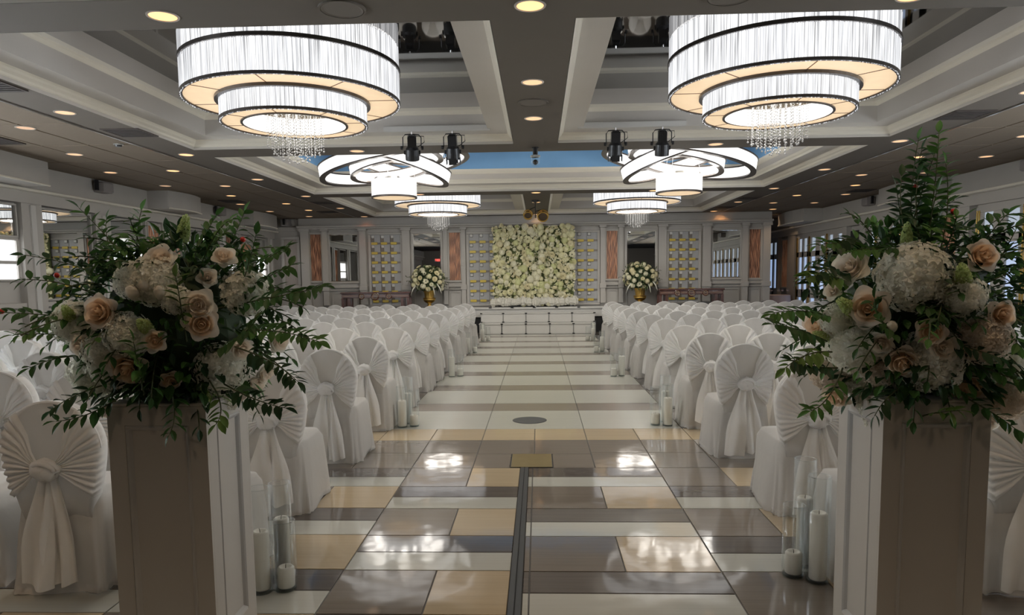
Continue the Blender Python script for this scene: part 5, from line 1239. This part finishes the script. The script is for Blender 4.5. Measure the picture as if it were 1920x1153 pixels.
SPRAY_L = [
  ((0.199,-0.100,0.019),(0.513,-0.250,0.070),(0.717,-0.350,0.104)),
  ((0.280,-0.100,-0.066),(0.527,-0.300,-0.038),(0.711,-0.400,-0.085)),
  ((0.321,-0.200,-0.120),(0.522,-0.300,-0.161),(0.612,-0.350,-0.233)),
  ((0.273,-0.200,-0.263),(0.436,-0.300,-0.318),(0.555,-0.330,-0.333)),
  ((0.211,-0.200,-0.242),(0.335,-0.300,-0.338),(0.281,-0.300,-0.398)),
  ((-0.002,0.000,0.060),(0.111,-0.050,0.251),(0.205,-0.050,0.386)),
  ((0.132,0.000,0.080),(0.229,0.000,0.252),(0.298,0.000,0.404)),
  ((0.200,0.000,0.101),(0.399,-0.100,0.204),(0.525,-0.150,0.258)),
  ((0.243,-0.100,0.060),(0.457,-0.200,0.141),(0.550,-0.200,0.184)),
  ((-0.111,0.000,0.105),(-0.182,-0.050,0.255),(-0.316,-0.100,0.421)),
  ((-0.154,0.000,0.127),(-0.165,0.000,0.300),(-0.125,0.000,0.417)),
  ((-0.222,0.000,0.106),(-0.327,-0.100,0.213),(-0.514,-0.150,0.239)),
  ((-0.229,-0.100,0.065),(-0.347,-0.200,0.151),(-0.494,-0.200,0.143)),
  ((-0.234,-0.100,-0.019),(-0.379,-0.200,0.009),(-0.529,-0.300,0.026)),
  ((-0.240,-0.100,-0.104),(-0.383,-0.200,-0.053),(-0.465,-0.300,-0.060)),
  ((-0.288,-0.100,-0.168),(-0.322,-0.250,-0.130),(-0.413,-0.300,-0.184)),
  ((-0.187,-0.200,-0.261),(-0.268,-0.300,-0.285),(-0.344,-0.300,-0.345)),
  ((-0.127,-0.200,-0.303),(-0.193,-0.300,-0.376),(-0.326,-0.300,-0.385)),
  ((0.090,-0.250,-0.275),(0.153,-0.320,-0.363),(0.120,-0.330,-0.430)),
  ((-0.074,0.000,-0.027),(0.039,-0.100,0.230),(0.077,-0.100,0.333)),
  ((-0.180,0.000,0.062),(-0.300,0.000,0.280),(-0.302,0.050,0.392)),
  ((-0.006,0.100,0.102),(0.072,0.100,0.280),(0.189,0.100,0.344)),
  ((0.162,-0.250,-0.094),(0.201,-0.350,0.030),(0.188,-0.350,0.145)),
  ((0.261,-0.250,-0.135),(0.408,-0.350,-0.087),(0.483,-0.380,-0.009)),
  ((-0.014,-0.250,-0.295),(0.049,-0.380,-0.177),(0.036,-0.380,-0.081)),
  ((0.262,-0.100,-0.003),(0.397,-0.200,0.182),(0.423,-0.200,0.301)),
]
SPRAY_R = [
  ((0.02,0.0,0.20),(-0.06,0.02,0.42),(-0.02,0.0,0.60)),((0.0,0.0,0.2),(0.02,-0.04,0.42),(0.03,-0.02,0.66)),((0.0,-0.05,0.15),(-0.08,-0.05,0.32),(-0.05,-0.04,0.5)),((0.02,-0.05,0.15),(0.08,-0.05,0.34),(0.05,-0.04,0.54)),((0.0,-0.02,0.1),(-0.02,-0.06,0.30),(0.0,-0.08,0.44)),
  ((-0.029,0.000,0.153),(-0.073,0.000,0.380),(-0.035,0.000,0.639)),
  ((-0.055,0.000,0.277),(-0.011,0.000,0.461),(0.028,0.000,0.581)),
  ((-0.063,0.000,0.236),(0.023,0.000,0.358),(0.112,0.000,0.408)),
  ((-0.084,0.000,0.236),(-0.088,0.000,0.360),(-0.113,0.000,0.462)),
  ((-0.074,-0.100,0.192),(-0.181,-0.150,0.290),(-0.144,-0.100,0.489)),
  ((-0.161,0.000,0.113),(-0.313,-0.100,0.275),(-0.480,-0.200,0.233)),
  ((-0.184,0.000,0.196),(-0.334,-0.100,0.315),(-0.407,-0.150,0.215)),
  ((-0.307,-0.100,0.095),(-0.458,-0.200,0.136),(-0.547,-0.250,0.118)),
  ((-0.328,-0.100,0.115),(-0.460,-0.200,0.194),(-0.533,-0.250,0.079)),
  ((-0.363,-0.100,-0.047),(-0.550,-0.250,0.018),(-0.674,-0.300,-0.009)),
  ((-0.400,-0.100,-0.128),(-0.586,-0.300,-0.055),(-0.686,-0.350,-0.043)),
  ((-0.421,-0.200,-0.158),(-0.552,-0.300,-0.137),(-0.635,-0.330,-0.199)),
  ((-0.399,-0.200,-0.218),(-0.535,-0.300,-0.204),(-0.618,-0.330,-0.171)),
  ((0.129,0.000,0.026),(0.140,-0.100,0.229),(0.215,-0.150,0.338)),
  ((0.091,-0.100,0.030),(0.141,-0.200,0.109),(0.262,-0.200,0.146)),
  ((0.134,-0.100,-0.051),(0.167,-0.200,-0.026),(0.291,-0.200,-0.047)),
  ((0.081,-0.200,-0.201),(0.113,-0.300,-0.227),(0.225,-0.300,-0.266)),
  ((0.048,-0.200,-0.320),(0.102,-0.300,-0.361),(0.188,-0.300,-0.428)),
  ((0.211,0.000,0.025),(0.240,-0.100,0.188),(0.283,-0.100,0.286)),
  ((-0.146,-0.200,-0.279),(-0.271,-0.300,-0.301),(-0.306,-0.300,-0.378)),
  ((-0.184,-0.250,0.037),(-0.145,-0.350,0.003),(-0.053,-0.350,-0.034)),
  ((-0.066,-0.250,-0.117),(-0.013,-0.350,-0.127),(0.078,-0.350,-0.164)),
  ((-0.021,0.000,0.194),(-0.213,-0.100,0.234),(-0.333,-0.150,0.214)),
  ((0.035,-0.200,-0.044),(0.046,-0.300,0.036),(0.117,-0.300,0.054)),
  ((-0.197,-0.250,-0.116),(-0.341,-0.350,-0.031),(-0.344,-0.350,0.042)),
  ((-0.083,-0.200,-0.399),(-0.083,-0.300,-0.360),(-0.009,-0.300,-0.360)),
  ((-0.380,-0.200,-0.218),(-0.466,-0.300,-0.339),(-0.531,-0.300,-0.358)),
]
arrangement((-1.48, 2.80, 1.42), 'white rose and hydrangea arrangement on the left pedestal with long leafy sprays', BLOOM_L, SPRAY_L, 21, [(-.66, -.1, .02), (.33, -.1, .29), (-.46, -.05, .16)])
arrangement((1.50, 2.80, 1.42), 'blush and white arrangement on the right pedestal with a tall leafy sprig', BLOOM_R, SPRAY_R, 33, [(.08, -.05, .36), (.10, -.05, .24), (-.04, 0, .46)])
